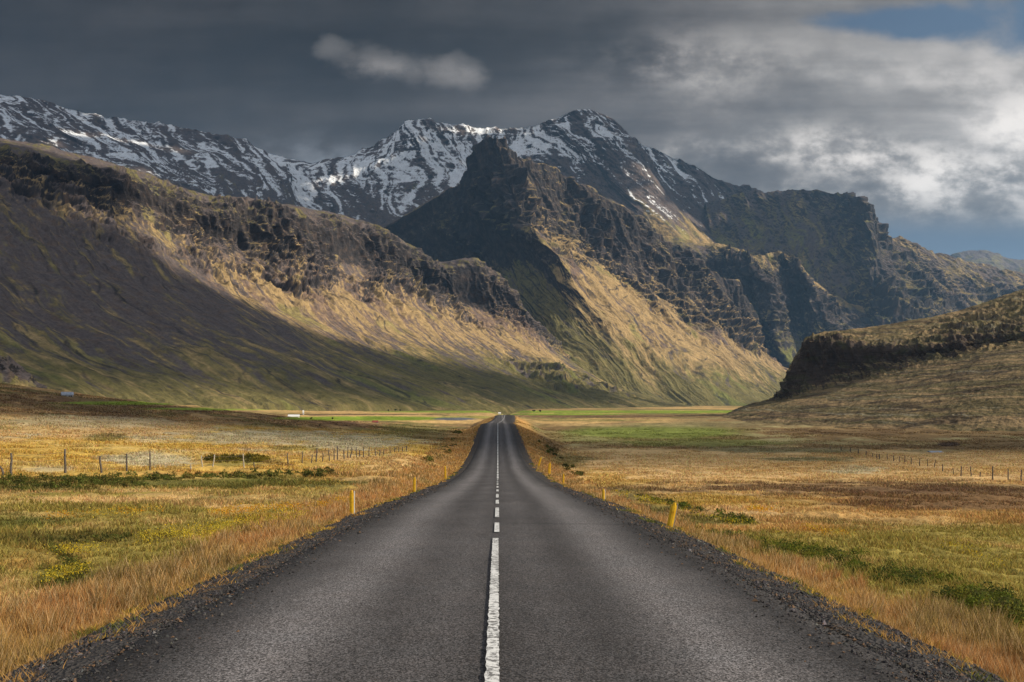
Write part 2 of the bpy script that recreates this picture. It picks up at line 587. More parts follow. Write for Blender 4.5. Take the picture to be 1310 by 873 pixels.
def mountain_left():
    # rows: back of plateau, plateau edge (cliff top), cliff bottom, upper scree, lower slope, foot
    cols = [
        [(-1500, 0, 1500), (-1300, 40, 1050), (-1150, 90, 980), (-800, 300, 760), (-500, 430, 600), (-250, 520, 520)],
        [(-700, 60, 1800), (-520, 90, 1300), (-470, 140, 1250), (-280, 310, 960), (-130, 430, 800), (60, 520, 680)],
        [(-330, 105, 2100), (-230, 130, 1500), (-205, 175, 1450), (-70, 330, 1150), (70, 435, 980), (220, 521, 850)],
        [(-60, 164, 2250), (0, 192, 1700), (28, 232, 1640), (140, 352, 1350), (270, 445, 1150), (430, 522, 1020)],
        [(90, 196, 2350), (138, 218, 1830), (165, 268, 1770), (255, 372, 1480), (385, 455, 1300), (540, 523, 1200)],
        [(200, 233, 2450), (258, 256, 1980), (285, 318, 1920), (370, 402, 1660), (490, 470, 1480), (630, 523, 1360)],
        [(320, 257, 2600), (375, 270, 2150), (400, 336, 2090), (462, 408, 1850), (565, 472, 1660), (700, 523, 1520)],
        [(430, 273, 2750), (475, 290, 2330), (492, 350, 2270), (545, 414, 2020), (635, 474, 1820), (760, 523, 1660)],
        [(500, 302, 2850), (530, 318, 2440), (545, 368, 2390), (592, 425, 2140), (672, 478, 1950), (800, 523, 1760)],
        [(548, 333, 2900), (566, 342, 2500), (586, 392, 2450), (630, 436, 2230), (708, 482, 2040), (828, 522, 1850)],
        [(594, 334, 2900), (606, 337, 2520), (634, 398, 2480), (668, 442, 2280), (738, 487, 2110), (850, 522, 1930)],
        [(632, 352, 2900), (640, 356, 2560), (660, 406, 2520), (694, 450, 2340), (760, 492, 2180), (868, 522, 2010)],
        [(668, 392, 2900), (676, 398, 2620), (694, 428, 2580), (722, 460, 2440), (782, 497, 2280), (884, 522, 2110)],
        [(715, 445, 2950), (722, 449, 2720), (738, 462, 2690), (762, 484, 2580), (812, 506, 2440), (905, 522, 2260)],
    ]
    # attributes per row: rock, grass, warm, snow
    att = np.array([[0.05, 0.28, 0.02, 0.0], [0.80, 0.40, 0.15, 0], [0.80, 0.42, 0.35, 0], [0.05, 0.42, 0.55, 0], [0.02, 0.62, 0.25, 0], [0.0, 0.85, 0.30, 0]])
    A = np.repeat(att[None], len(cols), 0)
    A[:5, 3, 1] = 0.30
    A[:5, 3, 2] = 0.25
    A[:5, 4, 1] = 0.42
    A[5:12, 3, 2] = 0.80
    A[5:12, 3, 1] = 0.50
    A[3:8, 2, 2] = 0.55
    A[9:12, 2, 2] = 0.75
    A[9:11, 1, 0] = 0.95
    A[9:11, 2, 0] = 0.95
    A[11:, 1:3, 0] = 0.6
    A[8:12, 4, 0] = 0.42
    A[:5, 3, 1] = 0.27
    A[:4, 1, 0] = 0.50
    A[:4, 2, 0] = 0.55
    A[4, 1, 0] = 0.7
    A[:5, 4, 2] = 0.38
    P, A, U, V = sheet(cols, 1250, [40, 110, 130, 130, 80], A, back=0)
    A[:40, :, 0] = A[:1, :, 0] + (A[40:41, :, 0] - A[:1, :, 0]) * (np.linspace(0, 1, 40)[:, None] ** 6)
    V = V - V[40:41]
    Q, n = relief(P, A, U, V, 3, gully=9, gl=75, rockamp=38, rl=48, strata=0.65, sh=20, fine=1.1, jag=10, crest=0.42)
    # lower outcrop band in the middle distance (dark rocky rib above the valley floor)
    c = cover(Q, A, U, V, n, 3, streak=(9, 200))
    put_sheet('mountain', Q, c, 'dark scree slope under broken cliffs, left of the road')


def mountain_centre():
    # rows: crest, cliff bottom, upper slope, lower slope, foot
    cols = [
        [(330, 380, 4300), (350, 400, 4200), (400, 440, 3900), (470, 466, 2720), (560, 522, 2350)],
        [(430, 326, 4050), (445, 345, 4000), (490, 400, 3760), (555, 454, 2690), (640, 522, 2340)],
        [(492, 290, 3850), (505, 312, 3820), (550, 372, 3620), (612, 444, 2665), (690, 522, 2330)],
        [(545, 260, 3650), (556, 290, 3630), (600, 358, 3480), (655, 438, 2650), (735, 522, 2330)],
        [(588, 234, 3450), (594, 286, 3430), (632, 350, 3310), (687, 436, 2645), (775, 522, 2330)],
        [(599, 200, 3300), (614, 270, 3270), (655, 338, 3150), (712, 434, 2645), (805, 522, 2330)],
        [(613, 183, 3230), (634, 264, 3180), (680, 330, 3010), (745, 430, 2650), (832, 522, 2340)],
        [(640, 175, 3180), (662, 262, 3050), (708, 322, 2840), (782, 424, 2680), (862, 521, 2380)],
        [(668, 200, 3230), (704, 286, 3130), (756, 344, 2970), (825, 428, 2730), (905, 520, 2400)],
        [(712, 218, 3290), (752, 314, 3200), (800, 366, 3060), (858, 438, 2800), (942, 517, 2480)],
        [(745, 238, 3330), (790, 330, 3260), (836, 386, 3120), (890, 446, 2880), (968, 512, 2630)],
        [(790, 264, 3390), (828, 346, 3330), (868, 400, 3200), (916, 452, 2980), (988, 510, 2730)],
        [(820, 284, 3440), (858, 360, 3390), (893, 410, 3270), (938, 456, 3060), (1002, 506, 2830)],
        [(868, 322, 3520), (894, 378, 3470), (922, 420, 3360), (958, 460, 3160), (1012, 500, 2940)],
        [(912, 348, 3600), (928, 398, 3540), (948, 432, 3450), (976, 464, 3270), (1022, 496, 3060)],
        [(940, 366, 3650), (952, 416, 3610), (968, 444, 3540), (992, 470, 3380), (1032, 492, 3200)],
        [(958, 400, 3750), (970, 436, 3720), (986, 456, 3660), (1008, 473, 3540), (1045, 486, 3400)],
        [(985, 452, 3950), (1000, 460, 3920), (1015, 468, 3860), (1035, 474, 3800), (1070, 480, 3700)],
    ]
    att = np.array([[0.85, 0.4, 0.4, 0.0], [0.70, 0.5, 0.5, 0], [0.35, 0.6, 0.7, 0], [0.10, 0.65, 0.75, 0], [0.0, 0.85, 0.45, 0]])
    A = np.repeat(att[None], len(cols), 0)
    A[:7, 1:3, 1:3] = (0.6, 0.10)
    A[:7, 3, 1:3] = (0.8, 0.25)
    A[:, 4, 2] = 0.12
    A[:4, 0, 0] = 0.15
    A[:4, 1, 0] = 0.10
    A[:7, 2, 0] = 0.10
    A[4:8, 0, 0] = 1.0
    A[4:8, 1, 0] = 0.8
    A[8:, 2, 0] = 0.45
    A[13:16, :3, 0] = 0.9
    P, A, U, V = sheet(cols, 1150, [110, 90, 110, 90], A)
    Q, n = relief(P, A, U, V, 21, gully=16, gl=120, rockamp=58, rl=84, strata=0.6, sh=28, fine=1.6, jag=18)
    c = cover(Q, A, U, V, n, 22, streak=(22, 260))
    put_sheet('mountain', Q, c, 'pointed rocky peak with a sunlit right flank')


def mountain_snow():
    # rows: crest, upper, middle, lower, foot (the foot is hidden behind nearer mountains)
    cols = [
        [(-800, 60, 4300), (-780, 120, 4100), (-740, 200, 3800), (-700, 280, 3500), (-650, 420, 3100)],
        [(-300, 90, 4300), (-270, 140, 4100), (-210, 200, 3850), (-150, 270, 3500), (-90, 400, 3100)],
        [(-60, 112, 4400), (-30, 140, 4250), (30, 190, 4000), (90, 240, 3700), (150, 360, 3300)],
        [(14, 121, 4450), (40, 150, 4300), (95, 196, 4100), (150, 245, 3800), (210, 360, 3400)],
        [(60, 134, 4500), (90, 160, 4370), (140, 202, 4150), (195, 250, 3900), (250, 370, 3500)],
        [(130, 147, 4600), (155, 170, 4480), (200, 208, 4280), (250, 255, 4050), (300, 380, 3600)],
        [(225, 164, 4750), (245, 184, 4650), (280, 214, 4450), (320, 260, 4200), (360, 390, 3800)],
        [(300, 178, 4900), (314, 196, 4820), (338, 222, 4650), (365, 270, 4350), (400, 400, 3950)],
        [(340, 195, 5000), (348, 208, 4930), (362, 230, 4780), (385, 280, 4450), (420, 400, 4000)],
        [(392, 206, 5150), (380, 222, 4980), (385, 246, 4800), (410, 290, 4450), (450, 410, 4050)],
        [(440, 197, 5150), (420, 222, 4960), (432, 255, 4700), (450, 300, 4450), (500, 420, 4050)],
        [(490, 176, 5100), (470, 215, 4880), (480, 255, 4650), (500, 305, 4400), (560, 420, 4000)],
        [(516, 161, 5050), (512, 205, 4850), (525, 250, 4620), (550, 300, 4380), (610, 420, 4000)],
        [(540, 153, 5000), (556, 200, 4800), (575, 245, 4600), (600, 300, 4380), (650, 420, 4000)],
        [(572, 159, 5050), (598, 200, 4880), (625, 240, 4680), (650, 300, 4450), (700, 420, 4100)],
        [(640, 163, 5120), (655, 198, 4950), (690, 240, 4750), (720, 300, 4500), (770, 420, 4150)],
        [(700, 157, 5100), (722, 190, 4950), (770, 238, 4730), (800, 300, 4500), (850, 420, 4150)],
        [(722, 146, 5050), (750, 186, 4900), (805, 250, 4650), (845, 310, 4450), (900, 420, 4150)],
        [(748, 142, 5050), (782, 184, 4900), (838, 254, 4680), (880, 312, 4480), (940, 420, 4200)],
        [(778, 152, 5100), (808, 190, 4970), (858, 258, 4780), (905, 312, 4600), (965, 420, 4300)],
        [(822, 182, 5200), (838, 214, 5120), (878, 268, 4980), (925, 316, 4780), (990, 420, 4450)],
        [(880, 206, 5300), (896, 236, 5230), (920, 276, 5100), (955, 318, 4950), (1010, 420, 4600)],
        [(932, 236, 5400), (945, 256, 5350), (962, 286, 5250), (985, 320, 5100), (1040, 420, 4800)],
        [(975, 248, 5600), (990, 268, 5500), (1010, 300, 5400), (1030, 330, 5300), (1080, 420, 5000)],
    ]
    att = np.array([[0.45, 0.15, 0.1, 0.55], [0.35, 0.15, 0.1, 0.62], [0.15, 0.15, 0.1, 0.40], [0.05, 0.3, 0.2, 0.02], [0.0, 0.8, 0.35, -0.6]])
    A = np.repeat(att[None], len(cols), 0)
    A[1:9, 3, 3] = 0.25
    A[9:15, 1, 3] = 0.72
    A[9:15, 2, 3] = 0.55
    A[15:18, 2, 3] = 0.20
    A[12:18, 0, 3] = 0.70
    A[13:18, 1, 3] = 0.75
    A[1:7, 1, 3] = 0.50
    A[18:, 1, 3] = 0.40
    A[18:, 2, 3] = 0.20
    A[22:, :, 3] = 0.05
    A[15:20, 3, 1:3] = (0.7, 0.7)
    P, A_, U, V = sheet(cols, 1250, [80, 90, 70, 45], np.clip(A, 0, 1))
    Q, n = relief(P, A_, U, V, 40, gully=34, gl=170, rockamp=24, rl=100, strata=0.6, sh=36, fine=3, jag=11)
    c = cover(Q, A_, U, V, n, 44, snowline=(640, 800), streak=(26, 300))
    put_sheet('mountain_range', Q, c, 'snow streaked mountain range under dark cloud')


def mountain_right():
    # the dark headland on the right, its arete and rocky right flank
    cols = [
        [(900, 262, 5000), (905, 290, 4900), (920, 330, 4700), (930, 380, 4500), (950, 440, 4350)],
        [(945, 252, 4950), (950, 285, 4850), (960, 330, 4650), (975, 385, 4450), (990, 445, 4280)],
        [(990, 247, 4900), (998, 285, 4780), (1008, 335, 4560), (1020, 390, 4380), (1030, 450, 4180)],
        [(1034, 240, 4800), (1042, 280, 4680), (1052, 335, 4440), (1062, 395, 4220), (1070, 455, 4060)],
        [(1080, 247, 4650), (1086, 285, 4540), (1094, 340, 4280), (1100, 395, 4060), (1104, 460, 3900)],
        [(1106, 256, 4450), (1112, 295, 4330), (1114, 345, 4100), (1122, 400, 3900), (1128, 465, 3750)],
        [(1118, 270, 4380), (1128, 310, 4250), (1140, 355, 4080), (1155, 405, 3900), (1165, 468, 3750)],
        [(1126, 290, 4420), (1148, 328, 4320), (1172, 365, 4160), (1192, 410, 3990), (1205, 470, 3830)],
        [(1146, 302, 4500), (1176, 338, 4400), (1208, 372, 4240), (1235, 412, 4060), (1255, 470, 3900)],
        [(1190, 321, 4600), (1222, 348, 4500), (1255, 378, 4340), (1285, 414, 4150), (1310, 470, 4000)],
        [(1240, 335, 4750), (1275, 356, 4640), (1310, 384, 4480), (1350, 418, 4280), (1390, 470, 4100)],
        [(1310, 352, 4950), (1350, 370, 4820), (1400, 395, 4650), (1450, 425, 4450), (1500, 480, 4250)],
        [(1450, 385, 5200), (1500, 400, 5100), (1560, 420, 4900), (1620, 445, 4700), (1700, 500, 4500)],
    ]
    att = np.array([[0.6, 0.4, 0.3, 0.0], [0.7, 0.5, 0.3, 0], [0.6, 0.5, 0.3, 0], [0.5, 0.6, 0.35, 0], [0.15, 0.9, 0.3, 0]])
    A = np.repeat(att[None], len(cols), 0)
    A[:4, :, 0] *= 0.35
    A[5:8, :4, 0] = 0.95
    A[8:, :, 2] = 0.45
    A[9:, :2, 0] = 0.35
    P, A, U, V = sheet(cols, 800, [90, 90, 80, 60], A)
    Q, n = relief(P, A, U, V, 60, gully=26, gl=150, rockamp=60, rl=110, strata=0.6, sh=46, fine=4, jag=24)
    c = cover(Q, A, U, V, n, 61, streak=(30, 220))
    put_sheet('mountain', Q, c, 'dark headland with a stepped cliff edge at right')

    # nearer buttresses between the central peak and the headland
    cols = [
        [(800, 300, 4300), (810, 318, 4150), (830, 345, 4050), (860, 380, 3980), (900, 440, 3900)],
        [(850, 306, 4250), (858, 322, 4080), (872, 350, 4030), (890, 392, 3960), (930, 450, 3870)],
        [(905, 312, 4200), (912, 326, 4040), (920, 352, 4010), (934, 400, 3930), (960, 460, 3820)],
        [(945, 318, 4120), (950, 332, 3960), (958, 360, 3930), (968, 410, 3840), (985, 466, 3720)],
        [(966, 326, 4020), (972, 340, 3870), (984, 368, 3830), (990, 415, 3740), (1008, 468, 3620)],
        [(978, 326, 4080), (988, 346, 3920), (1002, 380, 3890), (1008, 425, 3810), (1024, 470, 3700)],
        [(990, 322, 4150), (1000, 334, 4020), (1014, 366, 3990), (1022, 420, 3900), (1036, 470, 3780)],
        [(1008, 324, 4080), (1018, 338, 3940), (1032, 368, 3900), (1042, 420, 3800), (1052, 470, 3690)],
        [(1020, 332, 4020), (1030, 352, 3870), (1046, 384, 3830), (1062, 428, 3740), (1074, 470, 3630)],
        [(1034, 350, 4050), (1046, 374, 3930), (1064, 402, 3880), (1084, 436, 3800), (1100, 470, 3700)],
        [(1060, 374, 4080), (1074, 390, 3960), (1094, 414, 3900), (1115, 440, 3840), (1134, 470, 3740)],
        [(1110, 396, 4100), (1124, 406, 4000), (1144, 426, 3940), (1165, 446, 3880), (1184, 470, 3790)],
        [(1180, 408, 4150), (1196, 416, 4050), (1216, 432, 4000), (1240, 450, 3900), (1264, 475, 3800)],
    ]
    att = np.array([[0.15, 0.7, 0.6, 0.0], [0.85, 0.5, 0.4, 0], [0.95, 0.4, 0.3, 0], [0.7, 0.5, 0.3, 0], [0.1, 0.9, 0.2, 0]])
    P, A, U, V = sheet(cols, 620, [40, 60, 80, 70], att)
    Q, n = relief(P, A, U, V, 80, gully=14, gl=110, rockamp=42, rl=80, strata=0.4, sh=38, fine=3, jag=18)
    c = cover(Q, A, U, V, n, 81, streak=(20, 160))
    put_sheet('cliffs', Q, c, 'blue-grey buttresses at the back of the valley')

    # low far ridge at the right end of the valley
    cols = [[(x, y, 9000), (x + 10, y + 18, 8700), (x + 20, y + 50, 8200), (x + 30, 470, 7500)]
            for x, y in [(1120, 360), (1180, 340), (1215, 327), (1235, 322), (1262, 321), (1290, 329), (1330, 334), (1400, 345), (1600, 380)]]
    att = np.array([[0.3, 0.4, 0.2, 0.0], [0.3, 0.4, 0.2, 0.0], [0.2, 0.5, 0.3, 0.0], [0.1, 0.7, 0.3, 0]])
    P, A, U, V = sheet(cols, 260, [40, 40, 20], att)
    Q, n = relief(P, A, U, V, 95, gully=40, gl=300, rockamp=50, rl=260, fine=8)
    c = cover(Q, A, U, V, n, 96, streak=(70, 500))
    put_sheet('far_ridge', Q, c, 'faint blue ridge far beyond the headland')


def hill_right():
    # rows: crest, cliff top, cliff bottom, slope, foot
    cols = [
        [(985, 511, 880), (982, 512, 870), (975, 514, 860), (950, 519, 800), (915, 537, 720)],
        [(1002, 498, 840), (1002, 500, 815), (1003, 511, 790), (975, 520, 720), (930, 540, 640)],
        [(1018, 455, 800), (1012, 472, 775), (1018, 506, 755), (1000, 519, 660), (955, 544, 560)],
        [(1040, 430, 780), (1034, 440, 755), (1052, 499, 735), (1040, 516, 600), (1000, 548, 500)],
        [(1068, 424, 780), (1066, 438, 745), (1090, 490, 720), (1085, 513, 560), (1060, 551, 450)],
        [(1110, 419, 790), (1112, 442, 730), (1135, 477, 700), (1140, 508, 520), (1130, 555, 410)],
        [(1160, 411, 800), (1164, 442, 710), (1182, 465, 680), (1200, 502, 490), (1200, 558, 380)],
        [(1210, 402, 810), (1218, 438, 690), (1235, 452, 660), (1260, 496, 460), (1270, 561, 360)],
        [(1262, 386, 820), (1275, 430, 670), (1292, 441, 640), (1325, 488, 440), (1345, 566, 345)],
        [(1320, 366, 830), (1345, 420, 650), (1362, 430, 620), (1400, 480, 420), (1440, 574, 330)],
        [(1450, 335, 860), (1480, 405, 640), (1500, 416, 600), (1550, 470, 410), (1620, 590, 320)],
        [(1700, 290, 900), (1730, 380, 650), (1750, 392, 600), (1800, 450, 420), (1900, 610, 320)],
    ]
    att = np.array([[0.15, 0.5, 0.35, 0.0], [0.80, 0.5, 0.3, 0], [0.62, 0.5, 0.15, 0], [0.0, 0.6, 0.42, 0], [0.0, 0.75, 0.4, 0]])
    A = np.repeat(att[None], len(cols), 0)
    A[0, :, 0] = 0.1
    P, A, U, V = sheet(cols, 1000, [60, 110, 120, 130], A)
    i0 = 14 + 60 + 110   # first sheet row below the cliff: the rock stops there
    A[i0:, :, 0] *= np.clip(1 - np.arange(A.shape[0] - i0) / 26.0, 0, 1)[:, None]
    Q, n = relief(P, A, U, V, 120, gully=1.2, gl=60, rockamp=7.5, rl=14, strata=0.6, sh=6.5, fine=0.4)
    # small hummocks on the grass
    Nn = normals(Q)
    hm = fbm2(P[..., 0] / 26, P[..., 1] / 30, 5, 130, 0.6) * 1.1 + (ridge2(P[..., 0] / 5, P[..., 1] / 8, 3, 131) - 0.5) * 0.5
    Q = Q + Nn * (hm * (1 - 0.6 * A[..., 0]))[..., None]
    st = fbm2(P[..., 0] / 30, P[..., 2] / 2.2, 4, 133, 0.6)
    s2 = fbm2(P[..., 0] / 9, P[..., 2] / 0.9, 4, 134, 0.6)
    straw = np.array([0.250, 0.170, 0.085])
    heath = np.array([0.070, 0.048, 0.028])
    moss = np.array([0.125, 0.098, 0.044])
    pale = np.array([0.28, 0.24, 0.16])
    c = moss + (straw - moss) * sstep(st + 0.4 * s2, -0.1, 0.35)[..., None]
    c = c + (heath - c) * (0.85 * sstep(fbm2(P[..., 0] / 22 + 9, P[..., 1] / 40 + P[..., 2] / 5, 4, 135, 0.6), 0.02, 0.28))[..., None]
    c = c + (pale - c) * (0.6 * sstep(s2 - st, 0.35, 0.6))[..., None]
    steep = 1 - np.clip(normals(Q)[..., 2], 0, 1)
    rk = sstep(A[..., 0] + (steep - 0.5) * 0.9 + 0.25 * s2, 0.42, 0.68)
    rcol = np.array([0.058, 0.042, 0.032]) * (1 + 0.8 * s2[..., None])
    c = c + (rcol - c) * rk[..., None]
    gg = sstep(fbm2(P[..., 0] / 14, P[..., 2] / 5, 3, 137) - 0.1, 0.0, 0.3) * A[..., 0] * 0.5
    c = c + (np.array([0.06, 0.065, 0.02]) - c) * gg[..., None]
    put_sheet('hill', Q, np.clip(c, 0.004, 0.9), 'low rocky hill with a dark cliff band, right of the road')


def knoll_left():
    cols = [
        [(-200, 425, 620), (-200, 450, 600), (-190, 475, 580), (-180, 512, 520)],
        [(-70, 436, 615), (-68, 456, 598), (-62, 480, 580), (-50, 512, 530)],
        [(-5, 447, 610), (0, 461, 596), (6, 482, 580), (14, 512, 540)],
        [(16, 460, 610), (20, 470, 598), (26, 487, 584), (36, 513, 548)],
        [(33, 476, 612), (37, 484, 602), (44, 496, 590), (58, 516, 560)],
        [(58, 498, 622), (64, 502, 612), (74, 509, 600), (92, 520, 575)],
        [(90, 508, 640), (96, 511, 630), (106, 515, 618), (124, 523, 590)],
    ]
    att = np.array([[0.5, 0.5, 0.2, 0.0], [0.85, 0.4, 0.3, 0], [0.4, 0.5, 0.3, 0], [0.0, 0.8, 0.3, 0]])
    P, A, U, V = sheet(cols, 300, [40, 50, 50], att)
    Q, n = relief(P, A, U, V, 150, gully=1.5, gl=30, rockamp=6.0, rl=12, strata=0.5, sh=6, fine=0.5)
    c = cover(Q, A, U, V, n, 151, streak=(5, 40))
    put_sheet('hill', Q, c, 'small dark rocky knoll at the left edge')


knoll_left()
mountain_left()
mountain_centre()
mountain_snow()
mountain_right()
hill_right()
# ------------------------------------------------------------------ ground heights
_RD = np.array([-60, -20, 0, 4, 7.8, 11, 14.5, 19.8, 26, 33.5, 50, 77, 103, 134, 165, 196, 235, 262, 300, 380, 455, 480, 540, 700, 3000.])
_RZ = np.array([-2.1, -2.1, -2.12, -2.15, -2.2, -2.31, -2.46, -2.70, -3.00, -3.40, -4.4, -5.9, -6.95, -7.45, -7.30, -6.60, -5.85, -5.72, -6.4, -6.9, -6.40, -6.45, -8.2, -11.2, -11.3])


def _smooth_table(x, y):
    g = np.concatenate([np.arange(-60, 60, 0.5), np.arange(60, 700, 2.0), np.arange(700, 3000, 50.0)])
    # monotone-ish cubic through the table, then a light blur
    m = np.gradient(y, x)
    i = np.clip(np.searchsorted(x, g) - 1, 0, len(x) - 2)
    h = x[i + 1] - x[i]
    t = (g - x[i]) / h
    v = (2*t**3 - 3*t**2 + 1) * y[i] + (t**3 - 2*t**2 + t) * h * m[i] + (-2*t**3 + 3*t**2) * y[i+1] + (t**3 - t**2) * h * m[i+1]
    return g, v


_RG, _RV = _smooth_table(_RD, _RZ)


def road_z(y):
    return np.interp(y, _RG, _RV)


def road_x(y):
    return 3.2 * sstep(y, 250, 470) + 0.02 * np.clip(y - 470, 0, 400)


def ground_z(x, y):
    d = np.maximum(y, 0)
    zr = np.interp(d, [0, 8, 13, 24, 45, 75, 100, 150, 212, 400, 900, 1500, 4000, 12000],
                   [-2.45, -2.6, -3.0, -3.75, -5.1, -6.8, -7.9, -9.6, -10.9, -11.6, -11.6, -11.0, -9, -9])
    zl = np.interp(d, [0, 8, 20, 45, 75, 109, 160, 250, 400, 600, 900, 1500, 4000, 12000],
                   [-2.45, -2.6, -3.15, -4.2, -5.3, -6.0, -7.0, -7.4, -11, -13.0, -12.5, -11.0, -9, -9])
    u = np.maximum(0, -x - 8)
    a = np.interp(d, [0, 20, 45, 120, 250, 400, 600, 1500, 4000], [0.2, 0.35, 0.9, 3.6, 11.9, 16.5, 15.0, 12, 6])
    ur = np.interp(d, [0, 20, 45, 120, 250, 400, 600, 1500, 4000], [8, 12, 22, 58, 117, 190, 300, 750, 2500])
    t = u / ur
    zl = zl + a * np.where(t < 1.6, t ** 1.4, 1.6 ** 1.4 + (t - 1.6) * 1.0)
    xc = road_x(y)
    w = sstep(x - xc, -6, 6)
    fld = zl * (1 - w) + zr * w
    # rolling and hummocky ground
    away = sstep(np.abs(x - xc), 4.2, 9.0)
    fld = fld + away * (0.55 * fbm2(x / 42, y / 60, 3, 201) * sstep(d, 25, 120) + 0.16 * fbm2(x / 7, y / 9, 3, 202) + 0.9 * fbm2(x / 160, y / 220, 3, 203) * sstep(d, 100, 400))
    s = np.maximum(np.abs(x - xc) - 4.35, 0)
    rz = road_z(y) - 0.20
    lo, hi = rz - 0.10 - s * 0.42, rz + s * 0.22
    g = np.minimum(np.maximum(fld, lo), hi)
    under = sstep(np.abs(x - xc), 3.9, 2.9)
    g = g - under * (0.12 + 0.0015 * d)
    return g


def hit(px, py, far=2500.0):
    """where the ray through a photo pixel meets the ground"""
    px, py = np.atleast_1d(np.asarray(px, float)), np.atleast_1d(np.asarray(py, float))
    ds = np.exp(np.linspace(math.log(5), math.log(far), 900))
    x = (px[:, None] - CX) / F_PX * ds[None]
    z = (HY - py[:, None]) / F_PX * ds[None]
    below = z < ground_z(x, np.broadcast_to(ds[None], x.shape))
    i = np.where(below.any(1), below.argmax(1), len(ds) - 1)
    d = ds[i]
    X = (px - CX) / F_PX * d
    return np.stack([X, d, ground_z(X, d)], -1)


# ------------------------------------------------------------------ what grows where
CL = dict(
    tan=(0.480, 0.310, 0.125), gold=(0.500, 0.320, 0.060), rust=(0.390, 0.220, 0.068), pink=(0.600, 0.390, 0.175),
    olive=(0.270, 0.210, 0.052), green=(0.095, 0.100, 0.024), dark=(0.052, 0.045, 0.016), brown=(0.200, 0.130, 0.060),
    moss=(0.480, 0.400, 0.240), field=(0.150, 0.200, 0.030), dull=(0.165, 0.170, 0.050), grey=(0.250, 0.210, 0.100),
    heath=(0.140, 0.080, 0.044), earth=(0.060, 0.038, 0.026), water=(0.10, 0.11, 0.13), lush=(0.190, 0.255, 0.030))
CL = {k: np.array(v) for k, v in CL.items()}
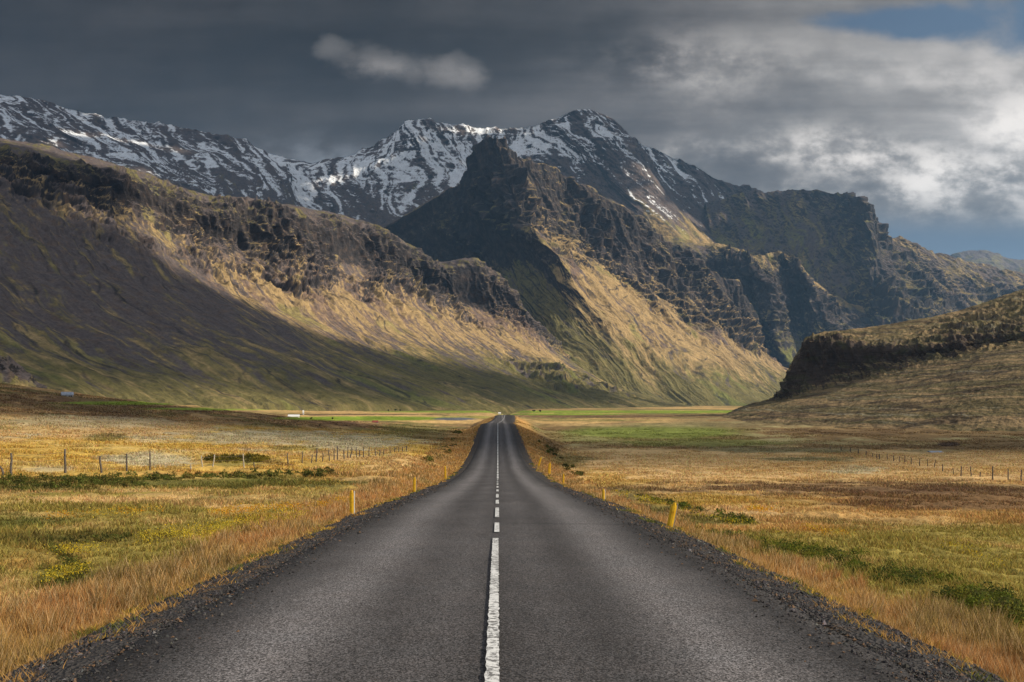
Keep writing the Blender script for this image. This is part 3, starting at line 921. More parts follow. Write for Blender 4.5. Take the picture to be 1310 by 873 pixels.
# photo-space patches laid on the ground: column, row, half width, half height, cover, strength, raggedness
PATCH = [
    # left, near
    (120, 690, 130, 9, 'dark', .55, 1), (60, 668, 60, 8, 'green', .7, 1), (20, 665, 50, 14, 'green', .5, 1), (90, 745, 60, 18, 'green', .75, 1),
    (40, 780, 60, 16, 'grey', .5, 1), (200, 700, 70, 14, 'olive', .6, 1), (60, 715, 60, 12, 'rust', .3, 1), (20, 725, 40, 10, 'rust', .5, 1),
    (120, 655, 160, 10, 'olive', .6, 1), (300, 660, 140, 18, 'olive', .6, 1), (120, 640, 130, 6, 'pink', .7, 1), (330, 640, 110, 8, 'tan', .6, 1),
    (380, 665, 90, 12, 'gold', .5, 1), (310, 690, 70, 12, 'gold', .35, 1), (480, 610, 80, 10, 'tan', .8, 1), (430, 635, 90, 9, 'olive', .45, 1),
    (200, 619, 300, 9, 'green', .85, .7), (30, 617, 60, 11, 'dark', .45, 1), (330, 612, 120, 6, 'green', .7, 1), (420, 608, 60, 6, 'rust', .5, 1), (240, 606, 120, 2.5, 'rust', .7, .6),
    # left, middle
    (100, 575, 130, 14, 'gold', .65, 1), (60, 600, 60, 6, 'moss', .7, 1), (195, 588, 75, 12, 'moss', 1., .8), (330, 590, 40, 8, 'dark', .5, 1), (300, 590, 45, 8, 'olive', .9, .8),
    (250, 570, 70, 5, 'gold', .7, 1), (30, 545, 60, 8, 'olive', .8, 1), (150, 548, 170, 12, 'pink', .7, 1), (330, 560, 120, 10, 'moss', .8, 1), (450, 567, 85, 11, 'moss', .95, .8), (120, 540, 120, 8, 'moss', .5, 1), (380, 575, 40, 5, 'olive', .7, 1),
    (140, 560, 30, 4, 'green', .6, 1), (500, 592, 60, 10, 'tan', .9, 1), (530, 552, 60, 12, 'dull', .5, 1), (575, 572, 20, 14, 'green', .85, 1), (560, 560, 40, 10, 'brown', .5, 1),
    # right, near
    (1150, 720, 170, 22, 'olive', .85, 1), (1290, 760, 90, 40, 'olive', .85, 1), (1220, 690, 120, 20, 'olive', .6, 1), (1060, 690, 120, 10, 'olive', .7, 1), (1030, 722, 90, 7, 'tan', .6, 1),
    (1000, 645, 50, 7, 'olive', .6, 1), (920, 668, 70, 8, 'green', .75, 1), (850, 648, 60, 9, 'green', .6, 1), (800, 635, 40, 8, 'green', .5, 1),
    (1120, 650, 220, 16, 'rust', .55, 1), (1240, 640, 160, 14, 'heath', .7, 1), (1050, 625, 190, 7, 'heath', .65, 1), (960, 655, 60, 8, 'pink', .8, 1), (900, 640, 60, 9, 'gold', .5, 1), (1270, 665, 90, 8, 'rust', .5, 1),
    (780, 612, 60, 10, 'gold', .4, 1), (930, 605, 150, 9, 'pink', .85, .8), (850, 590, 160, 10, 'pink', .9, .8), (1080, 602, 60, 6, 'moss', .9, 1), (1230, 590, 120, 12, 'pink', .85, .8),
    (1000, 600, 90, 7, 'tan', .8, 1), (1030, 588, 70, 3, 'grey', .9, .8), (1000, 575, 110, 5, 'grey', .9, .6), (1270, 602, 30, 5, 'gold', .2, 1),
    (720, 590, 40, 8, 'green', .6, 1), (705, 560, 18, 16, 'brown', .5, 1), (700, 578, 14, 6, 'dark', .6, 1),
    (830, 571, 120, 3, 'brown', .5, 1), (900, 567, 120, 5, 'dull', .8, .6), (840, 552, 120, 9, 'dull', .8, .35), (830, 554, 118, 7.5, 'field', .45, .35),
    (1150, 572, 200, 3.5, 'brown', .85, .6), (1190, 577, 50, 2, 'grey', .5, .6), (1200, 566, 180, 4, 'brown', .6, .8), (1000, 543, 260, 4, 'grey', .6, .8), (1180, 556, 200, 5, 'brown', .6, .8),
    (1170, 550, 200, 15, 'brown', .85, .7), (1100, 552, 120, 4, 'earth', .4, 1), (1250, 540, 120, 5, 'heath', .6, 1), (1213, 569, 18, 3, 'earth', .95, .3),
    # valley floor
    (950, 532, 300, 2.2, 'brown', .85, .4), (760, 533, 110, 2, 'heath', .7, .5), (760, 538, 90, 1.6, 'dull', .5, .6),
    (800, 527, 260, 2.0, 'lush', .95, .3), (720, 530.2, 90, 1.2, 'lush', .95, .3), (1000, 525, 90, 1.0, 'dull', .8, .4), (700, 524.5, 120, 0.9, 'brown', .6, .5),
    (470, 535.5, 120, 3.0, 'lush', 1., .25), (600, 534, 40, 2.0, 'lush', .5, .3), (280, 523.5, 110, 2.0, 'lush', .8, .3), (180, 516, 120, 2.5, 'lush', .85, .3), (560, 527, 100, 1.4, 'lush', .7, .4), (430, 518.5, 60, 1.2, 'lush', .6, .4),
    (450, 530.3, 130, 0.8, 'earth', .8, .4), (500, 523.0, 140, 1.5, 'tan', .8, .5), (280, 519, 90, 1.4, 'tan', .7, .5), (582, 536.2, 30, 2.0, 'water', .95, .15),
]


def field_cover(x, y, z):
    """colour of the plant cover at a ground point"""
    px, py = to_pix(np.stack([x, y, z], -1))
    k = np.maximum(y, 6)
    n1 = fbm2(x / 11, y / 16, 4, 301, 0.6)
    n2 = fbm2(x / 2.6, y / 4.2, 4, 302, 0.62)
    n3 = fbm2(x / 45, y / 80, 4, 303, 0.6)
    n4 = fbm2(x / 0.8, y / 1.3, 3, 304, 0.6)
    n5 = fbm2(x / 170, y / 260, 4, 305, 0.6)
    left = (px < CX)[..., None]
    B = lambda a, b, t: a + (b - a) * t[..., None]
    cl = B(CL['olive'], CL['tan'], sstep(n2 * 0.7 + n1 * 0.7, -0.15, 0.35))
    cl = B(cl, CL['green'], 0.7 * sstep(n1 - 0.3 * n2, 0.18, 0.42))
    cm = B(CL['tan'], CL['moss'], sstep(n1 + 0.5 * n2, 0.0, 0.3))
    cm = B(cm, CL['gold'], 0.7 * sstep(n3 + 0.5 * n2, 0.05, 0.3))
    cm = B(cm, CL['brown'], 0.6 * sstep(-n2 - 0.4 * n1, 0.22, 0.45))
    cb = B(CL['brown'], CL['heath'], sstep(n1, -0.2, 0.2))
    cb = B(cb, CL['tan'], 0.55 * sstep(n1 * 0.5 + n3 * 0.8 + n2 * .3, 0.05, 0.35))
    cb = B(cb, CL['green'], 0.5 * sstep(n3 - n1, 0.25, 0.5))
    # row of the brown heath edge rises to the left of the picture
    edge = np.interp(px, [-200, 0, 200, 400, 560, 640], [522, 530, 541, 551, 556, 558])
    pj = py + n1 * 3 + n3 * 4
    c = B(cl, cm, sstep(pj, 634, 618))
    c = B(c, cb, sstep(pj - edge, 4, -3))
    cf = B(CL['tan'], CL['brown'], sstep(n5 + 0.5 * n3, -0.1, 0.3))
    cf = B(cf, CL['dull'], 0.7 * sstep(n5 - n3 * .5, 0.0, 0.3))
    cfr = B(CL['brown'], CL['grey'] * 0.8, sstep(n3 + 0.5 * n1, -0.15, 0.3))
    cfr = B(cfr, CL['heath'] * 0.6, 0.8 * sstep(n5 - n3, 0.05, 0.3))
    cf = B(cf, cfr, sstep(px, 800, 960) * sstep(y, 950, 800))
    # right side
    r1 = B(CL['olive'], CL['rust'], sstep(n1 + 0.3 * n2, -0.1, 0.3))
    r1 = B(r1, CL['tan'], 0.5 * sstep(n2 + n3, 0.0, 0.5))
    r2 = B(CL['brown'], CL['tan'], sstep(n1 + 0.4 * n2, -0.15, 0.35))
    r3 = B(CL['tan'], CL['pink'], sstep(n1 + n3, -0.2, 0.3))
    r4 = B(CL['brown'], CL['grey'], sstep(n3 + 0.6 * n1, -0.05, 0.3))
    r4 = B(r4, CL['dull'], 0.5 * sstep(n5 + .4 * n3, 0.0, 0.3) * sstep(px, 990, 930))
    pk = py + n1 * 4 + n3 * 5
    r = B(r1, r2, sstep(pk, 690, 650))
    r = B(r, r3, sstep(pk, 622, 608))
    r = B(r, r4, sstep(pk, 580, 570))
    c = np.where(left, c, r)
    c = B(c, cf, sstep(y, 420, 560))
    scl = np.clip((py - 505) / 60, 0.03, 2.5)
    for (cx, cy, rx, ry, col, st, rg) in PATCH:
        a = (px - cx) / rx
        b = (py - cy) / ry
        sel = (np.abs(a) < 1.9) & (np.abs(b) < 1.9)
        if not sel.any():
            continue
        rr = np.sqrt(a[sel] ** 2 + b[sel] ** 2) + rg * (0.75 * n1[sel] + 0.55 * n2[sel] + 0.5 * n3[sel])
        t = (sstep(rr, 1.12, 0.72) * st)[..., None]
        c[sel] = c[sel] * (1 - t) + CL[col] * t
    # verge: tall rust-coloured grass on both flanks of the embankment
    s = np.abs(x - road_x(y))
    wv = np.interp(y, [0, 20, 60, 120, 200, 300, 600], [1.7, 2.0, 3.2, 5.0, 6.5, 8, 9])
    v = sstep(s + n2 * 0.9, 4.5 + wv, 4.2 + wv * 0.55) * sstep(y, 640, 420)
    vc = B(np.array([0.44, 0.27, 0.09]), np.array([0.38, 0.20, 0.07]), sstep(n2 * 0.8 + n1 * 0.8, -0.25, 0.35))
    c = B(c, vc, 0.9 * v)
    c = c * (1 + 0.28 * n4 + 0.22 * n2 + (0.40 * n1 + 0.45 * n3) * sstep(y, 120, 300))[..., None]
    return np.clip(c, 0.008, 0.7)


def mat_ground():
    m, T = new_mat('heath_ground')
    col = attr(T, 'cover').outputs['Color']
    pos = T.n('ShaderNodeNewGeometry').outputs['Position']
    st = T.vmath('MULTIPLY', pos, (1.0, 0.45, 1.0))
    n1 = T.noise(st, 1.6, 6, 0.68)
    n2 = T.noise(st, 0.16, 5, 0.62)
    k = T.math('ADD', 0.15, T.math('ADD', T.math('MULTIPLY', n1, 1.0), T.math('MULTIPLY', n2, 0.7)))
    c = T.mix(1.0, col, k, 'MULTIPLY')
    bh = T.math('ADD', T.math('MULTIPLY', n1, 0.4), n2)
    finish(T, c, 0.95, bh, 0.8, 0.8, 0.05)
    return m


def build_ground():
    ys = [-30.0]
    while ys[-1] < 14000:
        d = ys[-1]
        ys.append(d + max(0.14, 0.0078 * d, (2.5 if d < 0 else 0)) * (1.5 if d > 2500 else 1))
    ys = np.array(ys)
    t = np.linspace(-1, 1, 1000)
    t = np.sinh(t * 2.6) / math.sinh(2.6)
    # columns: dense in the view and densest at the road
    xs = t[None, :] * (np.minimum(np.abs(ys), 5000)[:, None] * 1.6 + 22)
    xs = xs + road_x(ys)[:, None]
    Y = np.broadcast_to(ys[:, None], xs.shape)
    Z = ground_z(xs, Y)
    s = np.abs(xs - road_x(Y))
    away = sstep(s, 4.3, 6.0)
    tus = (ridge2(xs / 1.1, Y / 1.5, 3, 210) - 0.4) * 0.16 * sstep(Y, 160, 40)
    hum = fbm2(xs / 4.5, Y / 6.5, 4, 211, 0.6) * 0.42 * sstep(Y, 15, 60) * sstep(Y, 700, 250) + fbm2(xs / 16, Y / 26, 4, 212, 0.6) * 1.3 * sstep(Y, 120, 350) * sstep(Y, 1600, 800)
    Z2 = Z + away * (tus + hum)
    c = field_cover(xs, Y, Z2)
    V = np.stack([xs, Y, Z2], -1)
    o = mesh_np('ground', V.reshape(-1, 3), grid_faces(*xs.shape), mat_ground(), True, {'cover': c.reshape(-1, 3)})
    tag(o, kind='structure', label='autumn heath and grass fields on the valley floor')


def mat_asphalt():
    m, T = new_mat('asphalt')
    pos = T.n('ShaderNodeTexCoord').outputs['Object']
    sep = T.n('ShaderNodeSeparateXYZ')
    T.put(sep.inputs[0], pos)
    x, y = sep.outputs[0], sep.outputs[1]
    long_ = T.vmath('MULTIPLY', pos, (1.0, 0.10, 1.0))
    wob = T.math('MULTIPLY', T.math('SUBTRACT', T.noise(long_, 0.8, 3, 0.6), 0.5), 0.9)
    ax = T.math('ABSOLUTE', T.math('ADD', x, T.math('MULTIPLY', wob, 0.45)))
    tr = T.math('SUBTRACT', ax, 1.95)
    tr = T.math('EXPONENT', T.math('MULTIPLY', T.math('MULTIPLY', tr, tr), -3.4))
    tin = T.math('SUBTRACT', ax, 0.55)
    tin = T.math('EXPONENT', T.math('MULTIPLY', T.math('MULTIPLY', tin, tin), -9.0))
    grit = T.noise(pos, 42.0, 4, 0.75)
    vor = T.n('ShaderNodeTexVoronoi', feature='F1')
    T.put(vor.inputs['Vector'], pos)
    vor.inputs['Scale'].default_value = 55.0
    stone = T.math('MULTIPLY', T.step(T.noise(pos, 24.0, 2, 0.5), 0.3, 0.7), 1.0)
    blot = T.noise(T.vmath('MULTIPLY', pos, (1.0, 0.35, 1.0)), 0.55, 5, 0.62)
    lane = T.noise(T.vmath('MULTIPLY', pos, (0.25, 1.0, 1.0)), 0.5, 4, 0.65)
    v = T.math('ADD', 0.44, T.math('MULTIPLY', tr, 0.60))
    v = T.math('ADD', v, T.math('MULTIPLY', tin, 0.14))
    v = T.math('ADD', v, T.math('MULTIPLY', T.math('SUBTRACT', blot, 0.5), 0.75))
    v = T.math('ADD', v, T.math('MULTIPLY', T.math('SUBTRACT', lane, 0.5), 0.25))
    edge = T.step(T.math('ADD', T.math('ABSOLUTE', x), T.math('MULTIPLY', wob, 0.5)), 2.65, 3.15)
    v = T.math('MULTIPLY', v, T.math('SUBTRACT', 1.0, T.math('MULTIPLY', edge, 0.45)))
    # worn dark strip on the right-hand lane
    ds = T.math('SUBTRACT', T.math('ADD', x, T.math('MULTIPLY', wob, 0.5)), 1.22)
    ds = T.math('EXPONENT', T.math('MULTIPLY', T.math('MULTIPLY', ds, ds), -9.0))
    v = T.math('MULTIPLY', v, T.math('SUBTRACT', 1.0, T.math('MULTIPLY', ds, T.step(blot, 0.42, 0.6, 0.05, 0.36))))
    seam = T.math('ABSOLUTE', T.math('SUBTRACT', T.math('ADD', y, T.math('MULTIPLY', wob, 0.5)), 23.4))
    seam = T.math('MULTIPLY', T.step(seam, 0.16, 0.07), T.step(x, 0.1, 0.3, 0.0, 0.35))
    v = T.math('MULTIPLY', v, T.math('SUBTRACT', 1.0, seam))
    vc = T.n('ShaderNodeTexVoronoi', feature='F1')
    T.put(vc.inputs['Vector'], T.vmath('MULTIPLY', pos, (1.0, 0.55, 1.0)))
    vc.inputs['Scale'].default_value = 82.0
    vs = T.n('ShaderNodeSeparateXYZ')
    T.put(vs.inputs[0], vc.outputs['Color'])
    cellv = T.math('MULTIPLY', T.math('POWER', vs.outputs[0], 2.0), 1.7)
    sp = T.math('ADD', T.math('ADD', cellv, T.step(grit, 0.38, 0.64, -0.25, 0.75)), T.math('MULTIPLY', T.step(T.noise(pos, 95.0, 2, 0.6), 0.45, 0.62), 0.55))
    v = T.math('MULTIPLY', v, sp)
    rd = T.noise(pos, 1.3, 3, 0.6)
    tint = T.mix(rd, (0.128, 0.113, 0.109), (0.112, 0.109, 0.111))
    c = T.mix(1.0, tint, v, 'MULTIPLY')
    warmspk = T.math('MULTIPLY', T.step(T.noise(pos, 75.0, 1, 0.5), 0.64, 0.72), 0.5)
    c = T.mix(warmspk, c, (0.19, 0.14, 0.11))
    finish(T, c, 0.86, T.math('ADD', grit, T.math('MULTIPLY', vs.outputs[0], 0.5)), 0.22, 0.004, 0.2)
    return m


def mat_paint():
    m, T = new_mat('road_paint')
    pos = T.n('ShaderNodeTexCoord').outputs['Object']
    n = T.noise(pos, 14.0, 6, 0.75)
    n2 = T.noise(T.vmath('MULTIPLY', pos, (1, .3, 1)), 3.0, 3, 0.6)
    wear = T.step(T.math('ADD', T.math('MULTIPLY', n, 0.8), T.math('MULTIPLY', n2, 0.2)), 0.56, 0.47)
    c = T.mix(wear, (0.15, 0.145, 0.14), T.mix(n2, (0.56, 0.55, 0.53), (0.78, 0.77, 0.74)))
    finish(T, c, 0.7, n, 0.3, 0.006, 0.3)
    return m


ROAD_HALF = 3.38


def ribbon(name, y0, y1, x0, x1, dz, mat, parent=None, step=None, jag=0.0):
    n = max(2, int((y1 - y0) / (step or max(0.25, 0.004 * (y0 + y1)))) + 1)
    ys = np.linspace(y0, y1, n)
    L = x0 + jag * noise2(ys * 5.3, ys * 0 + x0, 5)
    R = x1 + jag * noise2(ys * 5.3, ys * 0 + x1 + 3, 6)
    V = np.concatenate([np.stack([road_x(ys) + q, ys, road_top(q, ys) + dz], -1) for q in (L, R)])
    i = np.arange(n - 1)
    F = np.stack([i, i + n, i + n + 1, i + 1], 1)
    return mesh_np(name, V, F, mat, False, None, parent)


def road_top(q, y):
    return road_z(y) + 0.03 - 0.018 * np.abs(q)


def depth_at_row(row):
    ds = np.linspace(5, 262, 12000)
    rows = HY - (road_z(ds) + 0.03) / ds * F_PX
    return float(np.interp(-row, -rows, ds))


def build_road():
    ys = np.concatenate([np.arange(-30, 40, 0.4), np.arange(40, 120, 1.0), np.arange(120, 620, 2.0)])
    q = np.concatenate([[-ROAD_HALF - 0.1, -ROAD_HALF], np.linspace(-3.1, 3.1, 13), [ROAD_HALF, ROAD_HALF + 0.1]])
    Y, Q = np.meshgrid(ys, q, indexing='ij')
    e = np.where(np.abs(Q) > 3.2, 0.17 * fbm2(Y * 1.1, Q * 0 + np.sign(Q) * 4, 4, 8, 0.7), 0)
    X = road_x(Y) + Q + e * np.sign(Q)
    Z = road_top(Q, Y) + 0.012 * fbm2(Q / 1.5, Y / 6, 3, 9)
    Z = np.where(np.abs(Q) > ROAD_HALF + 0.05, Z - 0.14, Z)
    o = mesh_np('road', np.stack([X, Y, Z], -1).reshape(-1, 3), grid_faces(*X.shape), mat_asphalt(), True)
    tag(o, kind='structure', label='straight two lane asphalt road running to the mountains')
    mp = mat_paint()
    line = ribbon('centre_line', -10, depth_at_row(690), -0.10, 0.01, 0.024, mp, o, 0.03, 0.014)
    tag(line, 'long unbroken stretch of the worn white centre line')
    rows = [(682, 670), (663, 650.5), (645.5, 640.5), (637.5, 633), (629.5, 627), (624.5, 622.5), (620.6, 619.2), (617.8, 616.6), (615, 614)]
    for a, b in rows:
        ribbon('lane_dash', depth_at_row(a), depth_at_row(b), -0.075, 0.03, 0.024, mp, o, 0.15, 0.006)
    y0 = depth_at_row(612.8)
    while y0 < 262:   # far away the dashes run almost together
        ribbon('lane_dash', y0, y0 + 6.0, -0.085, 0.05, 0.028, mp, o, 2.0)
        y0 += 7.5
    y0 = 285
    while y0 < 500:
        ribbon('lane_dash', y0, y0 + 6.0, -0.10, 0.08, 0.05, mp, o, 2.0)
        y0 += 7.5


def build_shoulders():
    m, T = new_mat('gravel')
    pos = T.n('ShaderNodeTexCoord').outputs['Object']
    vor = T.n('ShaderNodeTexVoronoi', feature='F1')
    T.put(vor.inputs['Vector'], pos)
    vor.inputs['Scale'].default_value = 22.0
    nn = T.noise(pos, 1.2, 5, 0.7)
    fine = T.noise(pos, 30.0, 4, 0.7)
    c = T.mix(fine, (0.020, 0.018, 0.017), (0.070, 0.064, 0.062))
    c = T.mix(T.step(nn, 0.52, 0.66, 0.0, 0.6), c, (0.15, 0.085, 0.030))
    finish(T, c, 0.95, vor.outputs['Distance'], 1.0, 0.05, 0.2)
    for sgn, lab in ((-1, 'dark gravel shoulder along the left edge of the road'), (1, 'dark gravel shoulder along the right edge of the road')):
        ys = np.concatenate([np.arange(-30, 40, 0.16), np.arange(40, 150, 0.6), np.arange(150, 600, 2.5)])
        q = np.linspace(3.25, 4.75, 16)
        Y, Q = np.meshgrid(ys, q, indexing='ij')
        X = road_x(Y) + sgn * (Q + 0.22 * fbm2(Y / 1.7, Q * 0 + sgn, 3, 15) * sstep(Q, 3.6, 4.7))
        prof = np.interp(Q, [3.25, 3.45, 3.9, 4.4, 4.75], [-0.075, -0.06, -0.13, -0.27, -0.45])
        Z = road_z(Y) + prof + (0.05 * fbm2(X / 0.35, Y / 0.35, 3, 14 + sgn) + 0.03) * sstep(Q, 3.35, 3.7)
        Z = np.where(Q > 4.7, Z - 0.15, Z)
        F = grid_faces(*X.shape)
        o = mesh_np('gravel_shoulder', np.stack([X, Y, Z], -1).reshape(-1, 3), F if sgn > 0 else F[:, ::-1], m, True)
        tag(o, kind='structure', label=lab)


build_ground()
build_road()
build_shoulders()
# ------------------------------------------------------------------ air and clouds
def cube_mesh(x0, x1, y0, y1, z0, z1):
    V = np.array([[x, y, z] for z in (z0, z1) for y in (y0, y1) for x in (x0, x1)], float)
    F = np.array([[0, 2, 3, 1], [4, 5, 7, 6], [0, 1, 5, 4], [2, 6, 7, 3], [0, 4, 6, 2], [1, 3, 7, 5]])
    return V, F


def build_haze():
    V, F = cube_mesh(-26000, 26000, -3000, 16000, -320, 1900)
    m, T = new_mat('air')
    out = T.n('ShaderNodeOutputMaterial')
    p = T.n('ShaderNodeVolumePrincipled')
    p.inputs['Color'].default_value = (0.33, 0.62, 1.0, 1)
    p.inputs['Density'].default_value = HAZE
    p.inputs['Anisotropy'].default_value = 0.2
    T.put(out.inputs[1], p.outputs[0])
    o = mesh_np('haze', V, F, m, False)
    tag(o, kind='stuff')


HAZE = 3.5e-5


def shade_cloud(seed, H, outline, label, thick=160.0, cell=45.0, rag=0.5, gaps=0.0, gsize=300.0, gthr=0.05):
    """a lumpy cloud out of view, shaped so its shadow falls on the outline (world points on the land)"""
    P = np.array(outline, float)
    k = (H - P[:, 2]) / SUN[2]
    Q = P[:, :2] + SUN[None, :2] * k[:, None]
    lo, hi = Q.min(0) - 250, Q.max(0) + 250
    xs, ys = np.arange(lo[0], hi[0], cell), np.arange(lo[1], hi[1], cell)
    X, Y = np.meshgrid(xs, ys, indexing='ij')
    inside = np.zeros(X.shape, bool)
    dist = np.full(X.shape, 1e9)
    n = len(Q)
    for i in range(n):
        a, b = Q[i], Q[(i + 1) % n]
        cond = (a[1] > Y) != (b[1] > Y)
        with np.errstate(divide='ignore', invalid='ignore'):
            xc = (b[0] - a[0]) * (Y - a[1]) / (b[1] - a[1] + 1e-12) + a[0]
        inside ^= cond & (X < xc)
        ab = b - a
        t = np.clip(((X - a[0]) * ab[0] + (Y - a[1]) * ab[1]) / (ab @ ab), 0, 1)
        dist = np.minimum(dist, np.hypot(X - a[0] - t * ab[0], Y - a[1] - t * ab[1]))
    f = np.where(inside, dist, -dist) + rag * (150 * fbm2(X / 420, Y / 420, 5, seed, 0.6))
    if gaps:
        f = np.minimum(f, 200) - 520 * gaps * sstep(fbm2(X / gsize + 3, Y / gsize, 5, seed + 9, 0.6), gthr, gthr + 0.35)
    th = np.sqrt(np.clip(f, 0, 260) / 260)
    lump = 0.6 + 0.4 * ridge2(X / 300, Y / 300, 4, seed + 5)
    up = H + th * thick * lump
    dn = H - th * thick * 0.35 * lump
    keep = f > 0
    cellk = keep[:-1, :-1] | keep[1:, :-1] | keep[:-1, 1:] | keep[1:, 1:]
    G = grid_faces(*X.shape)[cellk.ravel()]
    N = X.size
    V = np.concatenate([np.stack([X, Y, up], -1).reshape(-1, 3), np.stack([X, Y, dn - 0.01], -1).reshape(-1, 3)])
    F = np.concatenate([G[:, ::-1], G + N])
    used = np.unique(F)
    rm = np.zeros(len(V), int)
    rm[used] = np.arange(len(used))
    o = mesh_np('cloud', V[used], rm[F], M_CLOUD, True)
    tag(o, kind='structure', label=label)


M_CLOUD = None


def build_clouds():  # out-of-view clouds, added and shaped to shade parts of the land
    global M_CLOUD
    M_CLOUD, T = new_mat('cloud_vapour')
    out = T.n('ShaderNodeOutputMaterial')
    d = T.n('ShaderNodeBsdfDiffuse')
    d.inputs[0].default_value = (0.85, 0.86, 0.88, 1)
    T.put(out.inputs[0], d.outputs[0])
    w = lambda L: [pix(*p) for p in L]
    shade_cloud(1, 2300, w([(-900, 150, 1000), (-300, 120, 1450), (40, 120, 2100), (110, 190, 1850), (175, 262, 1730), (205, 318, 1560), (240, 362, 1520), (320, 405, 1580), (430, 446, 1640), (520, 462, 1660), (620, 466, 1760), (690, 484, 1850), (760, 503, 2000),
                           (850, 517, 2200), (800, 523, 1900), (640, 523, 1450), (430, 521, 1080), (230, 513, 900), (100, 505, 760), (-100, 500, 560), (-900, 480, 420)]), 'unseen cloud shaped to shade the left slope', rag=0.8, gaps=1.0, gsize=210.0, cell=22, gthr=0.0)
    shade_cloud(2, 2350, [(-420, 250, 0), (-140, 178, 0), (-30, 150, -7), (0, 145, -7), (60, 150, -9), (170, 200, -9), (420, 230, -8), (800, 260, 0), (900, 330, 0), (320, 330, -8), (150, 330, -10),
                         (70, 262, -10), (-60, 252, -5), (-260, 330, 5)], 'narrow unseen cloud shaped to shade the middle of the valley', cell=14, thick=60, rag=0.12)
    shade_cloud(3, 2450, w([(-900, 60, 4300), (-200, 60, 4500), (60, 100, 4700), (340, 170, 5100), (540, 120, 5150), (720, 110, 5200), (870, 180, 5400), (1010, 240, 5700), (1100, 255, 5000), (1085, 300, 4700),
                           (1000, 330, 4600), (870, 260, 4750), (700, 280, 4500), (500, 330, 4300), (200, 300, 3800), (-600, 350, 3200)]), 'wide unseen cloud shaped to shade the snowy summits', rag=0.9, gaps=1.2, gsize=380.0, cell=36, gthr=-0.02)


# ------------------------------------------------------------------ plants
def mat_leaf(name, trans=0.35):
    m, T = new_mat(name)
    col = attr(T, 'cover').outputs['Color']
    out = T.n('ShaderNodeOutputMaterial')
    d = T.n('ShaderNodeBsdfDiffuse')
    t = T.n('ShaderNodeBsdfTranslucent')
    T.put(d.inputs[0], col)
    T.put(t.inputs[0], col)
    ms = T.n('ShaderNodeMixShader')
    ms.inputs[0].default_value = trans
    T.put(ms.inputs[1], d.outputs[0])
    T.put(ms.inputs[2], t.outputs[0])
    T.put(out.inputs[0], ms.outputs[0])
    return m


M_LEAF = mat_leaf('plant_leaves')


def scatter(rng, n, d0, d1, p=1.0):
    u = rng.random(n) ** p
    d = d0 * (d1 / d0) ** u
    t = rng.uniform(-0.60, 0.63, n)
    return t * (d + 1.5), d


def blades(rng, x, y, z, h, w, lean, col, tip):
    """one narrow bent blade (two triangles) per point"""
    n = len(x)
    a = rng.uniform(0, 2 * math.pi, n)
    lx, ly = np.cos(a) * lean * h, np.sin(a) * lean * h
    b = rng.uniform(-0.9, 0.9, n)
    wx, wy = np.cos(b) * w / 2, np.sin(b) * w / 2
    base = np.stack([x, y, z - 0.02], -1)
    side = np.stack([wx, wy, 0 * wx], -1)
    midp = base + np.stack([lx * 0.35, ly * 0.35, h * 0.6], -1)
    top = base + np.stack([lx, ly, h], -1)
    V = np.stack([base - side, base + side, midp + side * 0.8, midp - side * 0.8, top], 1).reshape(-1, 3)
    i = np.arange(n)[:, None] * 5
    quads = i + np.array([[0, 1, 2, 3]])
    tris = i + np.array([[3, 2, 4]])
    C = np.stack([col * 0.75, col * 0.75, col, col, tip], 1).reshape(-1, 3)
    return V, quads, tris, C


